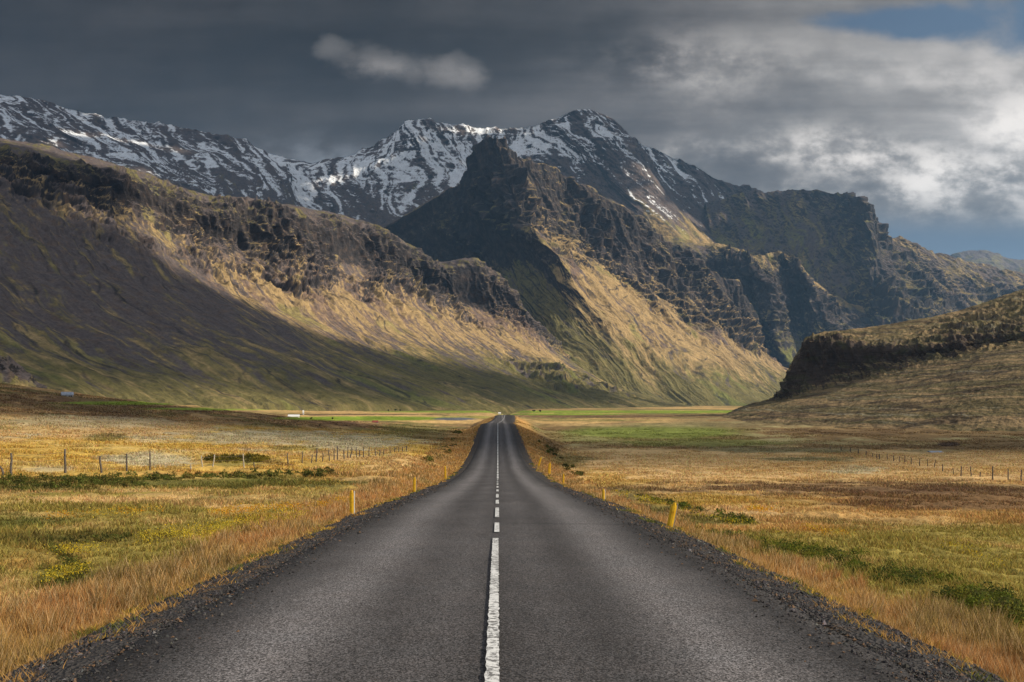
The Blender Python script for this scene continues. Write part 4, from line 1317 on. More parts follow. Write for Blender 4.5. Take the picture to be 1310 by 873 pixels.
def build_grass():
    rng = np.random.default_rng(7)
    out = []
    # field grass
    x, y = scatter(rng, 560000, 6.0, 430, 0.88)
    s = np.abs(x - road_x(y))
    edge = 4.30 + 0.35 * fbm2(y / 1.3, x * 0 + np.sign(x), 3, 77)
    k = s > edge
    x, y, s = x[k], y[k], s[k]
    z = ground_z(x, y)
    n1 = fbm2(x / 3.2, y / 4.5, 3, 400)
    n2 = fbm2(x / 11, y / 16, 4, 301, 0.6)
    c = field_cover(x, y, z)
    h = (0.10 + 0.10 * sstep(n1, -0.3, 0.5)) * rng.uniform(0.5, 1.5, len(x)) * np.interp(y, [5, 30, 120], [0.8, 1.0, 1.25])
    green = sstep(c[:, 1] - c[:, 0] * 0.95, 0.0, 0.02)
    h = h * (1 - 0.35 * green)
    w = np.maximum(0.006, 0.00105 * y)
    c = c * rng.uniform(0.72, 1.45, (len(x), 1)) * (1 + rng.normal(0, 0.07, (len(x), 3)))
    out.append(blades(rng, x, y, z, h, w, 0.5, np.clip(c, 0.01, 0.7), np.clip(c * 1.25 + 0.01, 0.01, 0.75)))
    # tall verge grass, rust and straw
    x, y = scatter(rng, 1500000, 5.5, 300, 0.95)
    s = np.abs(x - road_x(y))
    wv = np.interp(y, [0, 20, 60, 120, 200, 300], [1.5, 1.8, 2.8, 4.5, 6.0, 7])
    nn = fbm2(x / 1.6, y / 2.8, 3, 401)
    k = (s > 4.42 + 0.4 * nn) & (s < 4.5 + wv * (0.8 + 0.7 * nn) + 0.3)
    x, y, s, nn = x[k], y[k], s[k], nn[k]
    z = ground_z(x, y)
    ramp = sstep(s, 4.2, 5.1)
    h = (0.13 + 0.19 * ramp) * rng.uniform(0.6, 1.3, len(x)) * np.interp(y, [5, 40, 120], [1, 1, 0.9])
    w = np.maximum(0.0035, 0.00062 * y)
    cl = fbm2(x / 0.45, y / 0.8, 3, 402)
    big = fbm2(x / 3.0, y / 7.0, 3, 403)
    t = sstep(nn + cl * 0.6 + rng.normal(0, 0.15, len(x)), -0.4, 0.5)[:, None]
    c = lerp(np.array([[0.52, 0.32, 0.10]]), np.array([[0.50, 0.24, 0.085]]), t)
    ol = (sstep(cl + big + rng.normal(0, 0.12, len(x)), 0.18, 0.40) * 0.8)[:, None]
    c = lerp(c, np.array([[0.17, 0.145, 0.045]]), ol)
    h = h * np.clip(0.80 + cl * 1.1 + big * 0.5, 0.25, 1.3)
    str_ = (rng.random(len(x)) < 0.25)[:, None]
    c = np.where(str_, np.array([[0.56, 0.38, 0.19]]), c) * rng.uniform(0.6, 1.35, (len(x), 1))
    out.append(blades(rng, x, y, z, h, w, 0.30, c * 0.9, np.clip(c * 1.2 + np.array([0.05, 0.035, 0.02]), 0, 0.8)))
    # sparse tufts growing out of the gravel
    cx, cy = [], []
    for i in range(330):
        d = 6 * (120 / 6) ** rng.random()
        sg = rng.choice([-1, 1])
        q = 3.75 + 0.8 * rng.random() ** 0.7
        m_ = int(rng.integers(20, 70))
        cx.append(road_x(d) + sg * q + rng.normal(0, 0.07, m_))
        cy.append(d + rng.normal(0, 0.16, m_))
    x, y = np.concatenate(cx), np.concatenate(cy)
    z = road_z(y) - np.interp(np.abs(x), [3.4, 3.9, 4.4], [0.06, 0.13, 0.27])
    h = 0.10 * rng.uniform(0.4, 1.5, len(x))
    w = np.maximum(0.006, 0.001 * y)
    tt = fbm2(x * 0.9, y * 0.9, 2, 5)[:, None]
    c = np.where(tt > 0.05, CL['rust'][None] * 1.3, np.where(tt > -0.12, CL['gold'][None], CL['green'][None] * 1.6)) * rng.uniform(0.7, 1.3, (len(x), 1))
    out.append(blades(rng, x, y, z, h, w, 0.8, c, c))
    V, Q, Tt, C, off = [], [], [], [], 0
    for v, q, t_, c in out:
        V.append(v); Q.append(q + off); Tt.append(t_ + off); C.append(c)
        off += len(v)
    o = mesh_np('dry_grass', np.concatenate(V), [np.concatenate(Q), np.concatenate(Tt)], M_LEAF, False, {'cover': np.concatenate(C)})
    tag(o, kind='stuff', label='rust and straw coloured grass along the road and over the fields', cat='grass')


def leaf_cloud(rng, P, size, col):
    """small randomly turned leaves at the points P"""
    n = len(P)
    a = rng.normal(size=(n, 3))
    a /= np.linalg.norm(a, axis=1, keepdims=True)
    b = np.cross(a, rng.normal(size=(n, 3)))
    b /= np.linalg.norm(b, axis=1, keepdims=True)
    s = (size * rng.uniform(0.6, 1.4, n))[:, None]
    V = np.stack([P - a * s, P + b * s * 0.45, P + a * s, P - b * s * 0.45], 1).reshape(-1, 3)
    F = np.arange(n)[:, None] * 4 + np.array([[0, 1, 2, 3]])
    return V, F, np.repeat(col, 4, 0)


def strip_points(rng, line, n):
    """points spread about a band given in the photo: (column, row, half height in rows)"""
    L = np.array(line, float)
    seg = np.hypot(np.diff(L[:, 0]), 3 * np.diff(L[:, 1]))
    cum = np.concatenate([[0], np.cumsum(seg)])
    u = rng.random(n) * cum[-1]
    px = np.interp(u, cum, L[:, 0])
    py = np.interp(u, cum, L[:, 1]) + rng.normal(0, 0.55, n) * np.interp(u, cum, L[:, 2])
    return px + rng.normal(0, 3, n), py


def shrub_band(name, line, nclump, label, seed, hgt, cols):
    rng = np.random.default_rng(seed)
    px, py = strip_points(rng, line, nclump)
    H = hit(px, py)
    Ps, Cs, Ss = [], [], []
    for i in range(nclump):
        c = H[i]
        if noise2(c[0:1] / 1.7 + seed, c[1:2] / 2.6)[0] < -0.28:
            continue
        if abs(c[0] - road_x(c[1])) < 4.6:
            continue
        r = rng.uniform(0.20, 0.55) * hgt / 0.35
        hh = hgt * rng.uniform(0.5, 1.2)
        m_ = int(np.clip(26000 * (r * r) / max(c[1], 8) ** 1.4 * 6, 60, 900))
        a, q = rng.uniform(0, 2 * math.pi, m_), np.sqrt(rng.random(m_))
        up = rng.random(m_) ** 0.6
        lump = 0.75 + 0.35 * np.sin(a * 3 + i) * np.cos(a * 5 + 2 * i)
        rr = r * q * lump
        z = c[2] + hh * up * np.sqrt(np.clip(1 - q * q, 0, 1)) + rng.normal(0, 0.02, m_)
        Ps.append(np.stack([c[0] + rr * np.cos(a), c[1] + rr * np.sin(a), z], -1))
        base = cols[rng.integers(len(cols))]
        Cs.append(base[None] * rng.uniform(0.55, 1.5, (m_, 1)) * (1 + rng.normal(0, .06, (m_, 3))))
        Ss.append(np.full(m_, max(0.022, 0.0011 * c[1])))
    P, C, S = np.concatenate(Ps), np.clip(np.concatenate(Cs), 0.005, 0.7), np.concatenate(Ss)
    V, F, CC = leaf_cloud(rng, P, S, C)
    o = mesh_np(name, V, F, M_LEAF, False, {'cover': CC})
    tag(o, kind='stuff', label=label, cat='shrubs')


def build_shrubs():
    G = [np.array(c) for c in ((0.085, 0.105, 0.020), (0.12, 0.14, 0.022), (0.055, 0.072, 0.020), (0.17, 0.16, 0.028), (0.10, 0.10, 0.03))]
    D = [np.array(c) for c in ((0.075, 0.085, 0.022), (0.10, 0.10, 0.025), (0.05, 0.052, 0.018), (0.16, 0.12, 0.035), (0.12, 0.13, 0.03))]
    shrub_band('green_scrub', [(890, 684, 3), (930, 690, 4), (985, 701, 6), (1040, 712, 7), (1090, 724, 9), (1140, 738, 11), (1200, 757, 11), (1260, 775, 11), (1330, 798, 12)], 380,
               'band of dark green dwarf shrubs right of the road', 31, 0.24, G)
    shrub_band('green_scrub', [(-10, 622, 6), (60, 621, 7), (130, 619, 7), (210, 615, 6), (290, 612, 6), (360, 609, 5), (430, 606, 4)], 300,
               'long low hedge of green scrub in front of the left fence', 32, 0.34, D)
    shrub_band('green_scrub', [(815, 637, 3), (850, 645, 4), (890, 655, 4), (925, 664, 4), (965, 668, 3)], 110, 'scattered green tufts behind the nearest right marker post', 33, 0.24, G)
    shrub_band('green_scrub', [(690, 566, 3), (700, 574, 4), (712, 584, 4), (724, 596, 4), (732, 603, 3), (745, 612, 3)], 26, 'dark bushes at the foot of the right embankment', 34, 0.45, D)
    shrub_band('green_scrub', [(548, 590, 3), (562, 583, 4), (575, 573, 5), (583, 562, 4), (588, 552, 2)], 26, 'dark bushes at the foot of the left embankment', 35, 0.45, D)
    shrub_band('green_scrub', [(10, 760, 10), (60, 745, 12), (110, 735, 8), (60, 700, 8), (120, 692, 5), (180, 690, 4)], 150, 'mossy green tussocks in the near left field', 36, 0.14, D)
    shrub_band('green_scrub', [(270, 590, 3), (300, 590, 5), (340, 592, 4)], 60, 'mustard green bushes behind the left fence posts', 37, 0.5, [np.array((0.17, 0.13, 0.02)), np.array((0.09, 0.08, 0.02))])
    Y = [np.array(c) for c in ((0.60, 0.40, 0.02), (0.55, 0.42, 0.04), (0.45, 0.36, 0.05))]
    O = [np.array(c) for c in ((0.60, 0.33, 0.02), (0.60, 0.26, 0.02), (0.55, 0.40, 0.05))]
    rng = np.random.default_rng(55)
    Ps, Cs, Ss = [], [], []
    for line, n, pal in (([(60, 755, 3), (85, 746, 4), (110, 742, 3)], 55, Y), ([(70, 718, 3), (130, 712, 3)], 30, Y), ([(180, 700, 6), (260, 690, 8), (340, 676, 9), (400, 664, 7)], 170, Y),
                         ([(270, 664, 4), (330, 660, 5), (380, 655, 4)], 80, O), ([(400, 655, 3), (440, 645, 3)], 30, O), ([(1030, 682, 4), (1060, 688, 4), (1090, 692, 4)], 22, O), ([(960, 655, 3), (990, 660, 3)], 22, O),
                         ([(1200, 705, 6), (1300, 730, 10)], 18, Y), ([(60, 668, 5), (130, 664, 5), (200, 660, 5)], 45, O), ([(790, 632, 3), (930, 672, 4), (1000, 690, 4)], 30, Y)):
        px, py = strip_points(rng, line, n)
        H = hit(px, py)
        for i in range(n):
            c = H[i]
            if abs(c[0]) < 4.9:
                continue
            m_ = int(rng.integers(8, 26))
            q = 0.07 + 0.0022 * c[1]
            P = c[None] + np.stack([rng.normal(0, q, m_), rng.normal(0, q, m_), rng.uniform(0.14, 0.30, m_)], -1)
            Ps.append(P)
            Cs.append(pal[rng.integers(3)][None] * rng.uniform(0.7, 1.2, (m_, 1)))
            Ss.append(np.full(m_, max(0.014, 0.00085 * c[1])))
    V, F, CC = leaf_cloud(rng, np.concatenate(Ps), np.concatenate(Ss), np.concatenate(Cs))
    o = mesh_np('yellow_wildflowers', V, F, M_LEAF, False, {'cover': CC})
    tag(o, kind='stuff', label='yellow and orange autumn herbs dotted through the fields', cat='flowers')


def build_stones():
    rng = np.random.default_rng(3)
    n = 95000
    d = 6.0 * (60 / 6.0) ** (rng.random(n) ** 0.9)
    sg = rng.choice([-1, 1], n)
    q = 3.42 + 1.15 * rng.beta(1.7, 1.3, n)
    q = np.where(rng.random(n) < 0.07, 3.5 - np.abs(rng.normal(0, 0.28, n)), q)
    x, y = road_x(d) + sg * q, d
    z = road_z(y) + np.interp(q, [2.3, 3.38, 3.45, 3.9, 4.4, 4.75], [-0.008, -0.026, -0.045, -0.10, -0.22, -0.38])
    s = np.clip(rng.lognormal(math.log(0.0125), 0.45, n), 0.006, 0.05) * np.interp(y, [6, 25, 60], [1, 1.3, 2.2])
    octa = np.array([[1, 0, 0], [0, 1, 0], [-1, 0, 0], [0, -1, 0], [0, 0, 1], [0, 0, -1]], float)
    V = octa[None] * rng.uniform(0.55, 1.25, (n, 6, 1)) + rng.normal(0, 0.16, (n, 6, 3))
    an = rng.uniform(0, 2 * math.pi, n)
    ca, sa = np.cos(an)[:, None], np.sin(an)[:, None]
    V = np.stack([V[..., 0] * ca - V[..., 1] * sa, V[..., 0] * sa + V[..., 1] * ca, V[..., 2] * 0.7], -1)
    V = V * s[:, None, None] + np.stack([x, y, z], -1)[:, None]
    tri = np.array([[0, 1, 4], [1, 2, 4], [2, 3, 4], [3, 0, 4], [1, 0, 5], [2, 1, 5], [3, 2, 5], [0, 3, 5]])
    F = (np.arange(n)[:, None, None] * 6 + tri[None]).reshape(-1, 3)
    g = rng.uniform(0.010, 0.060, n) * np.where(rng.random(n) < 0.05, 2.2, 1)
    C = np.stack([g * 1.10, g * 0.98, g * 0.93], -1) * (1 + rng.normal(0, .05, (n, 3)))
    C = np.where((rng.random(n) < 0.10)[:, None], np.array([[0.13, 0.075, 0.04]]), C)
    m, T = new_mat('stone')
    finish(T, attr(T, 'cover').outputs['Color'], 0.85, None, spec=0.3)
    o = mesh_np('loose_gravel', V.reshape(-1, 3), F, m, False, {'cover': np.repeat(np.clip(C, 0.005, 1), 6, 0)})
    tag(o, kind='stuff', label='loose dark stones on both road shoulders', cat='gravel')


# ------------------------------------------------------------------ small mesh builder
class MB:
    def __init__(self):
        self.V, self.F4, self.F3, self.n = [], [], [], 0

    def add(self, V, F4=(), F3=()):
        self.V.append(np.asarray(V, float))
        if len(F4):
            self.F4.append(np.asarray(F4) + self.n)
        if len(F3):
            self.F3.append(np.asarray(F3) + self.n)
        self.n += len(V)
        return self

    def box(self, x0, x1, y0, y1, z0, z1):
        V, F = cube_mesh(x0, x1, y0, y1, z0, z1)
        return self.add(V, F)

    def tube(self, pts, rad, sides=7):
        pts = np.asarray(pts, float)
        rad = np.broadcast_to(np.asarray(rad, float), (len(pts),))
        tan = np.gradient(pts, axis=0)
        tan /= np.linalg.norm(tan, axis=1, keepdims=True) + 1e-9
        ref = np.where(np.abs(tan[:, 2:3]) > 0.9, np.array([[1.0, 0, 0]]), np.array([[0, 0, 1.0]]))
        a = np.cross(tan, ref)
        a /= np.linalg.norm(a, axis=1, keepdims=True) + 1e-9
        b = np.cross(tan, a)
        th = np.linspace(0, 2 * math.pi, sides, endpoint=False)
        V = pts[:, None] + rad[:, None, None] * (np.cos(th)[None, :, None] * a[:, None] + np.sin(th)[None, :, None] * b[:, None])
        F = []
        for i in range(len(pts) - 1):
            for j in range(sides):
                k = (j + 1) % sides
                F.append((i * sides + j, i * sides + k, (i + 1) * sides + k, (i + 1) * sides + j))
        V = V.reshape(-1, 3)
        n0 = len(V)
        V = np.concatenate([V, pts[:1], pts[-1:]])
        F3 = []
        for j in range(sides):
            k = (j + 1) % sides
            F3.append((n0, k, j))
            F3.append((n0 + 1, n0 - sides + j, n0 - sides + k))
        return self.add(V, F, F3)

    def build(self, name, mat, parent=None, smooth=False):
        fl = []
        if self.F4:
            fl.append(np.concatenate(self.F4))
        if self.F3:
            fl.append(np.concatenate(self.F3))
        return mesh_np(name, np.concatenate(self.V), fl, mat, smooth, None, parent)


M_YELLOW = simple_mat('marker_yellow', (0.62, 0.33, 0.015), (0.78, 0.47, 0.02), 9.0, 0.5, 0.2, 0.004)
M_WHITE = simple_mat('reflector_white', (0.62, 0.60, 0.55), (0.78, 0.76, 0.72), 12.0, 0.45, 0.1, 0.002)
M_GREYP = simple_mat('marker_grey', (0.26, 0.22, 0.17), (0.42, 0.37, 0.30), 14.0, 0.7, 0.2, 0.004)
M_WOOD = simple_mat('weathered_wood', (0.045, 0.036, 0.028), (0.15, 0.125, 0.10), 16.0, 0.9, 0.6, 0.01)
M_PALEWOOD = simple_mat('bleached_wood', (0.25, 0.21, 0.15), (0.48, 0.43, 0.34), 14.0, 0.9, 0.5, 0.01)
M_WIRE = simple_mat('rusty_wire', (0.10, 0.07, 0.05), (0.16, 0.13, 0.11), 6.0, 0.6, 0.0, 0.001)
M_WALL = simple_mat('white_wall', (0.45, 0.44, 0.41), (0.60, 0.58, 0.55), 1.2, 0.85, 0.1, 0.01)
M_TIN = simple_mat('tin_roof', (0.24, 0.26, 0.29), (0.36, 0.38, 0.42), 1.5, 0.5, 0.1, 0.01)
M_REDROOF = simple_mat('red_roof', (0.16, 0.035, 0.025), (0.24, 0.06, 0.04), 1.5, 0.6, 0.1, 0.01)
M_DARK = simple_mat('dark_opening', (0.015, 0.015, 0.018), (0.03, 0.03, 0.035), 2.0, 0.3, 0.0, 0.01)
M_BARN = simple_mat('dark_boards', (0.05, 0.04, 0.035), (0.09, 0.07, 0.055), 2.0, 0.9, 0.2, 0.02)


def marker_post(px, base_row, top_row, label, lean, side, tone='yellow'):
    """flat yellow roadside marker: channel-shaped plate with a pale reflector strip"""
    w = hit(px, base_row)[0]
    d = w[1]
    h = (base_row - top_row) / F_PX * d
    r = empty('marker_post', (w[0], w[1], w[2] - 0.02))
    tag(r, label, 'marker post', 'yellow marker posts beside the road')
    hw, hd = max(0.055, (0.105 if side > 0 and lean > 0.05 else 0.082) * h), 0.030
    b = MB()
    # rounded-top plate, swept up with a slight lean
    nz = 9
    prof = []
    for i in range(nz):
        t = i / (nz - 1)
        ww = hw * (1 if t < 0.86 else math.sqrt(max(0.12, 1 - ((t - 0.86) / 0.15) ** 2)))
        zz = t * h
        xx = lean * zz
        ring = [(-ww, -hd), (-ww * 0.35, -hd * 1.5), (ww * 0.35, -hd * 1.5), (ww, -hd), (ww, hd), (-ww, hd)]
        prof.append([(xx + q[0], q[1], zz) for q in ring])
    V = np.array(prof).reshape(-1, 3)
    F = [(i * 6 + j, i * 6 + (j + 1) % 6, (i + 1) * 6 + (j + 1) % 6, (i + 1) * 6 + j) for i in range(nz - 1) for j in range(6)]
    n = len(V)
    V = np.concatenate([V, [[lean * h, 0, h + 0.004]]])
    F3 = [(n - 6 + j, n - 6 + (j + 1) % 6, n) for j in range(6)]
    b.add(V, F, F3)
    b.build('post_body', M_YELLOW, r)
    s = MB()
    sx = side * (hw + 0.012)
    V, F = cube_mesh(-0.011, 0.011, -hd * 0.9, hd * 0.9, 0, 1)
    z0, z1 = (0.0, 0.97 * h)
    V[:, 2] = z0 + V[:, 2] * (z1 - z0)
    V[:, 0] += sx + lean * V[:, 2]
    s.add(V, F)
    s.build('side_strip', M_WHITE if tone == 'yellow' else M_GREYP, r)
    q = MB()
    V, F = cube_mesh(-hw * 0.38, hw * 0.38, -hd * 1.5 - 0.008, -hd * 1.5 + 0.002, h * 0.70, h * 0.84)
    V[:, 0] += lean * V[:, 2]
    q.add(V, F)
    q.build('reflector', M_REFL, r)
    return r


M_REFL = simple_mat('amber_reflector', (0.75, 0.42, 0.02), (0.80, 0.50, 0.04), 20.0, 0.25, 0.0, 0.001, spec=0.6)


def build_markers():
    marker_post(855.5, 680, 643, 'bright yellow marker post leaning right, nearest on the right shoulder', 0.20, 1, 'grey')
    marker_post(450, 661, 627, 'yellow marker post with a white side strip, nearest on the left verge', 0.0, 1)
    marker_post(530, 632, 610, 'stout yellow marker post, second from the camera on the left verge', 0.02, 1, 'grey')
    marker_post(570, 613, 596, 'small yellow marker post, farthest of the three on the left verge', -0.02, 1, 'grey')
    marker_post(772, 643, 625, 'thin pale orange marker post, second from the camera on the right shoulder', 0.0, 1)
    marker_post(720.5, 622, 606, 'yellow marker post, third from the camera on the right shoulder', 0.02, -1, 'grey')
    marker_post(702.5, 609, 592, 'yellow marker post, fourth from the camera on the right shoulder', 0.06, 1, 'grey')
    marker_post(688.5, 598, 585, 'dark leaning marker post, farthest in the row on the right shoulder', 0.30, 1, 'grey')


def wire_fence(name, posts, label, cat, wires, sag, seed):
    """posts: (column, base row, top row, lean, kind)"""
    rng = np.random.default_rng(seed)
    B = hit([p[0] for p in posts], [p[1] for p in posts])
    r = empty(name, tuple(B[0]))
    tag(r, label, cat)
    O = B[0]
    tops = []
    for p, c in zip(posts, B):
        d = c[1]
        h = (p[1] - p[2]) / F_PX * d
        rad = max(0.052, 0.00045 * d) * rng.uniform(0.8, 1.2)
        kind = p[4] if len(p) > 4 else 'dark'
        lx, ly = p[3] * h, rng.normal(0, 0.04) * h
        t = np.linspace(0, 1, 7)
        bow = rng.normal(0, 0.025) * h
        if kind == 'bent':
            pts = np.stack([-(t ** 3.2) * 0.42 * h, 0 * t, t * h * (1 - 0.14 * t ** 3)], -1)
        else:
            pts = np.stack([lx * t + bow * np.sin(t * 6), ly * t + bow * 0.5 * np.cos(t * 4), t * h], -1)
        pts[0, 2] -= 0.25
        pts = pts + (c - O)
        m_ = MB().tube(pts, rad * np.linspace(1.1, 0.85, 7) * (1 + rng.normal(0, 0.05, 7)), 6)
        o = m_.build('fence_post', M_PALEWOOD if kind == 'pale' else M_WOOD, r, True)
        if kind in ('pale', 'bent'):
            o['label'] = 'bleached split fence post' if kind == 'pale' else 'fence post bent over at the top'
        tops.append((c - O, np.array([lx, ly, h])))
    if wires:
        w = MB()
        for f in wires:
            for (a, la), (b, lb) in zip(tops[:-1], tops[1:]):
                p0, p1 = a + la * f, b + lb * f
                if np.linalg.norm(p1 - p0) > 60:
                    continue
                t = np.linspace(0, 1, 5)[:, None]
                pts = p0 * (1 - t) + p1 * t
                pts[:, 2] -= sag * 4 * (t[:, 0] * (1 - t[:, 0]))
                w.tube(pts, 0.006, 4)
        w.build('wire', M_WIRE, r)
    return r


def build_fences():
    wire_fence('wire_fence', [(4, 611, 593, 0, 'bent'), (15, 610, 580, -0.10), (83, 609, 575, 0.0), (129, 609, 584, 0.01), (162, 607, 581, 0.0), (192, 606, 577, 0.0), (244, 603, 594, 0.0, 'pale'), (259, 602, 583, -0.06, 'pale'),
                               (272, 602, 582, 0.10, 'pale'), (312, 600, 581, -0.03, 'pale'), (325, 600, 592, 0.0), (368, 596, 580, 0.02), (387, 595, 578, -0.04), (399, 594, 582, 0.0), (405, 593, 574, 0.0)],
               'grey wooden fence posts crossing the left field behind the green scrub', 'fence', (0.35, 0.62, 0.88), 0.05, 61)
    wire_fence('wire_fence', [(413, 592, 580, 0.02), (421, 591, 576, 0.0), (427, 590, 574, 0.05), (432, 590, 571, -0.03), (440, 589, 576, 0.0), (445, 588, 572, 0.0), (449, 588, 573, 0.06), (456, 587, 572, 0.0), (460, 586, 576, 0.0),
                               (465, 587, 572, 0.0), (472, 586, 571, 0.02), (480, 584, 574, 0.0), (486, 583, 575, 0.0), (491, 583, 575, 0.0), (499, 582, 573, 0), (505, 580, 573, 0), (510, 580, 572, 0), (515, 579, 572, 0), (520, 578, 571, 0)],
               'dense row of small fence posts near the left road bank', 'fence', (0.4, 0.85), 0.03, 62)
    wire_fence('wire_fence', [(1307, 617, 601, 0), (1290, 616, 600, 0.0), (1270, 615, 597, 0.0), (1254, 612, 604, 0.0), (1242, 612, 597, 0), (1229.6, 611, 597, 0.02), (1219.5, 608, 599, 0), (1206, 604, 594, 0.0), (1196, 599, 588, 0),
                               (1186.5, 598, 588, 0), (1176.5, 596, 587, 0), (1166, 595, 586, -.03), (1157.5, 593, 584, 0), (1150.5, 592, 584, 0), (1143, 591, 583, 0), (1135, 590, 581, 0), (1125, 588.5, 581, 0), (1121.5, 587, 581, 0),
                               (1116.5, 585.5, 580, 0), (1108, 583, 577, 0), (1098, 581, 575, 0), (1088, 579, 573.5, 0), (1076, 577.5, 572, 0), (1062, 576, 571, 0)],
               'dark fence posts running across the pale field on the right', 'fence', (0.4, 0.85), 0.05, 63)


def gable_house(name, px, row, w_px, h_px, label, cat, wall, roof, depth=1.3, rz=0.2, door=True, wins=3, roof_frac=0.45, far=2500.0, dist=None):
    if dist:
        c = np.array(pix(px, row, dist))
        d = dist
    else:
        c = hit(px, row, far)[0]
        d = c[1]
    W, H = w_px / F_PX * d, h_px / F_PX * d
    D = W * depth * 0.6
    e = H * (1 - roof_frac)
    r = empty(name, (c[0], c[1], c[2] - 0.3), rz)
    tag(r, label, cat)
    b = MB()
    hx, hy = W / 2, D / 2
    V = [(-hx, -hy, 0), (hx, -hy, 0), (hx, hy, 0), (-hx, hy, 0), (-hx, -hy, e), (hx, -hy, e), (hx, hy, e), (-hx, hy, e), (-hx, 0, H - 0.05), (hx, 0, H - 0.05)]
    b.add(V, [(0, 1, 5, 4), (2, 3, 7, 6), (0, 4, 7, 3), (1, 2, 6, 5)], [(4, 8, 7), (5, 6, 9)])
    b.build('wall', wall, r)
    q = MB()
    ov = 0.06 * W
    for sg in (-1, 1):
        n_ = np.array([0, -sg * (H - e), hy])
        lo_z = e - ov * (H - e) / hy
        V = np.array([(-hx - ov, sg * (hy + ov), lo_z), (hx + ov, sg * (hy + ov), lo_z), (hx + ov, 0, H), (-hx - ov, 0, H)])
        V2 = V + np.array([0, 0, 0.18])
        q.add(np.concatenate([V, V2]), [(0, 1, 2, 3), (7, 6, 5, 4), (0, 4, 5, 1), (1, 5, 6, 2), (2, 6, 7, 3), (3, 7, 4, 0)])
    q.build('roof', roof, r)
    for i in range(wins):
        x = -hx + W * (i + 1) / (wins + 1)
        ww, wh = W * 0.07, e * 0.28
        m_ = MB().box(x - ww, x + ww, -hy - 0.05, -hy + 0.05, e * 0.42, e * 0.42 + wh)
        m_.build('window', M_DARK, r)
    if door:
        MB().box(hx * 0.55, hx * 0.78, -hy - 0.06, -hy + 0.05, 0.0, e * 0.75).build('door', M_DARK, r)
    return r


def build_farms():
    gable_house('barn', 86, 507.5, 13, 6.5, 'white gabled barn below the left mountain, lowest of the farm buildings', 'barn', M_WALL, M_TIN, rz=0.5, wins=2)
    gable_house('farmhouse', 78, 494.5, 9, 6, 'pale farmhouse highest on the left slope', 'house', M_WALL, M_BARN, rz=0.1, wins=3, dist=900)
    gable_house('shed', 87, 494.5, 6, 4.5, 'small pale shed between the farmhouse and the tin roofed shed', 'shed', M_WALL, M_BARN, rz=-0.1, wins=1, dist=905)
    gable_house('shed', 98, 496.5, 8, 4.5, 'long shed with a grey tin roof at the foot of the left slope', 'shed', M_BARN, M_TIN, rz=-0.5, wins=0, dist=890)
    gable_house('farm_building', 376, 534.8, 13, 4.5, 'long white building with a bright roof beside the green fields', 'farm building', M_WALL, M_WHITE, rz=0.1, wins=4, door=False)
    gable_house('tower', 388, 530.5, 1.8, 5.5, 'thin white tower behind the long white building', 'tower', M_WALL, M_WHITE, rz=0.3, wins=0, door=False, depth=1.6)
    gable_house('cottage', 480, 542.0, 7, 4.0, 'small cottage with a dark red roof in the brown heath', 'cottage', M_WALL, M_REDROOF, rz=0.2, wins=1)
    gable_house('farmhouse', 639.0, 530.0, 3.2, 2.4, 'tiny white farmhouse beyond the far end of the road', 'house', M_WALL, M_WHITE, rz=0.1, wins=1, door=False, dist=900)
    gable_house('shed', 1196, 579.5, 15, 3.2, 'low pale sheep shed on the far side of the right field', 'shed', M_PALEWOOD, M_TIN, rz=0.05, wins=2)


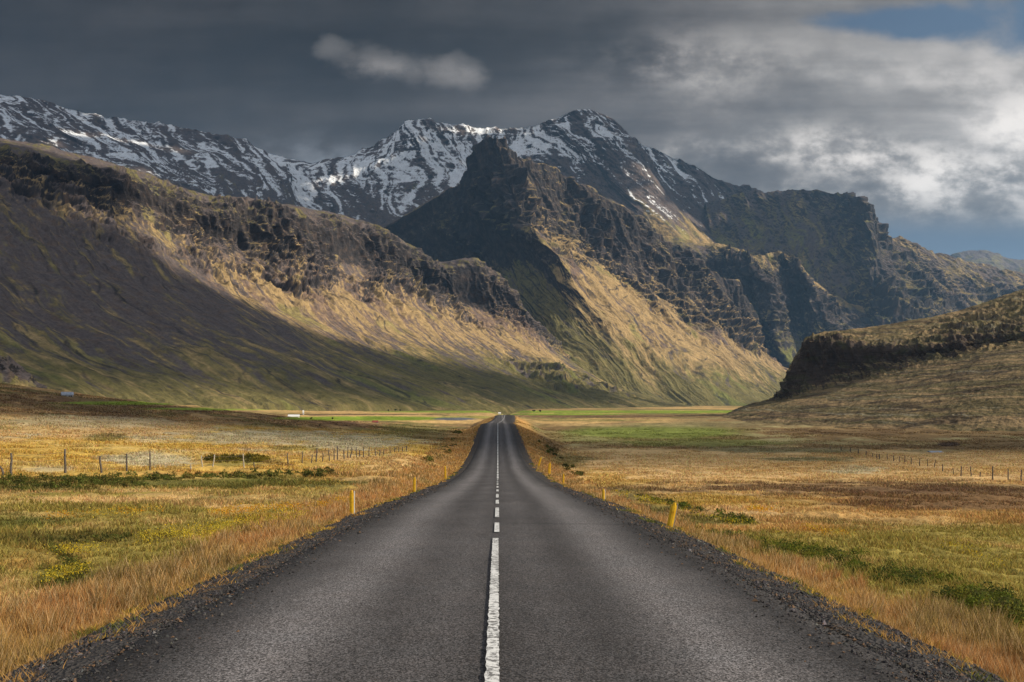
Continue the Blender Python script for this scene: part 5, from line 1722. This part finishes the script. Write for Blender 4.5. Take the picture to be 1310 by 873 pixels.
def bush(px, row, w_px, h_px, label, seed, far=2500.0):
    """a small round tree: forked trunk under a crown of leaf clumps"""
    rng = np.random.default_rng(seed)
    c = hit(px, row, far)[0]
    d = c[1]
    W, H = w_px / F_PX * d, h_px / F_PX * d
    r = empty('bushy_tree', tuple(c))
    tag(r, label, 'tree', 'small dark trees on the valley floor')
    t = MB()
    t.tube([(0, 0, -0.3), (0.02 * W, 0, H * 0.25), (0.0, 0, H * 0.55)], [0.05 * H, 0.035 * H, 0.02 * H], 6)
    for k in range(3):
        a = k * 2.1 + seed
        t.tube([(0, 0, H * 0.22), (math.cos(a) * W * 0.15, math.sin(a) * W * 0.15, H * 0.45), (math.cos(a) * W * 0.28, math.sin(a) * W * 0.28, H * 0.62)], [0.025 * H, 0.018 * H, 0.01 * H], 5)
    t.build('trunk', M_WOOD, r)
    P = []
    for k in range(9):
        a, q = rng.uniform(0, 2 * math.pi), rng.uniform(0, 0.34) * W
        cc = np.array([math.cos(a) * q, math.sin(a) * q, H * rng.uniform(0.35, 0.8)])
        n = rng.normal(size=(60, 3))
        n /= np.linalg.norm(n, axis=1, keepdims=True)
        P.append(cc + n * rng.uniform(0.5, 1, (60, 1)) * np.array([W * 0.2, W * 0.2, H * 0.22]))
    P = np.concatenate(P)
    P[:, 2] = np.clip(P[:, 2], 0.05, None)
    col = np.array([[0.045, 0.055, 0.022]]) * rng.uniform(0.6, 1.6, (len(P), 1))
    V, F, C = leaf_cloud(rng, P, np.full(len(P), 0.09 * H), col)
    mesh_np('crown', V, F, M_LEAF, False, {'cover': C}, r)


def build_trees():
    for i, (px, row, w, h, lab) in enumerate([
            (353, 520.0, 4, 3.0, 'small dark tree on the far straw field, left of the paired one'), (366, 521.5, 8, 4.5, 'spreading dark tree on the far straw field above the long white building'),
            (398, 537.0, 5, 3.5, 'dark round tree on the near edge of the green field'), (425.5, 537.5, 3.5, 3.5, 'small dark tree standing alone in the green field'),
            (488, 526.0, 2.5, 2.5, 'tiny tree at the left of the row on the far straw band'), (497, 526.5, 3, 2.5, 'second tree in the row on the far straw band'), (506, 526.5, 5, 3.2, 'widest tree in the row on the far straw band'), (512, 526.3, 4, 2.5, 'last tree at the right of the row on the far straw band'),
            (683, 527.5, 6, 3.0, 'dark tree beyond the road end, left of a pair'), (691, 527.5, 5, 3.0, 'dark tree beyond the road end, right of a pair'), (409, 546, 4, 3, 'low dark bush on the brown heath left of the road')]):
        bush(px, row, w, h, lab, 70 + i)


build_haze()
build_clouds()
build_stones()
build_grass()
build_shrubs()
build_markers()
build_fences()
build_farms()
build_trees()
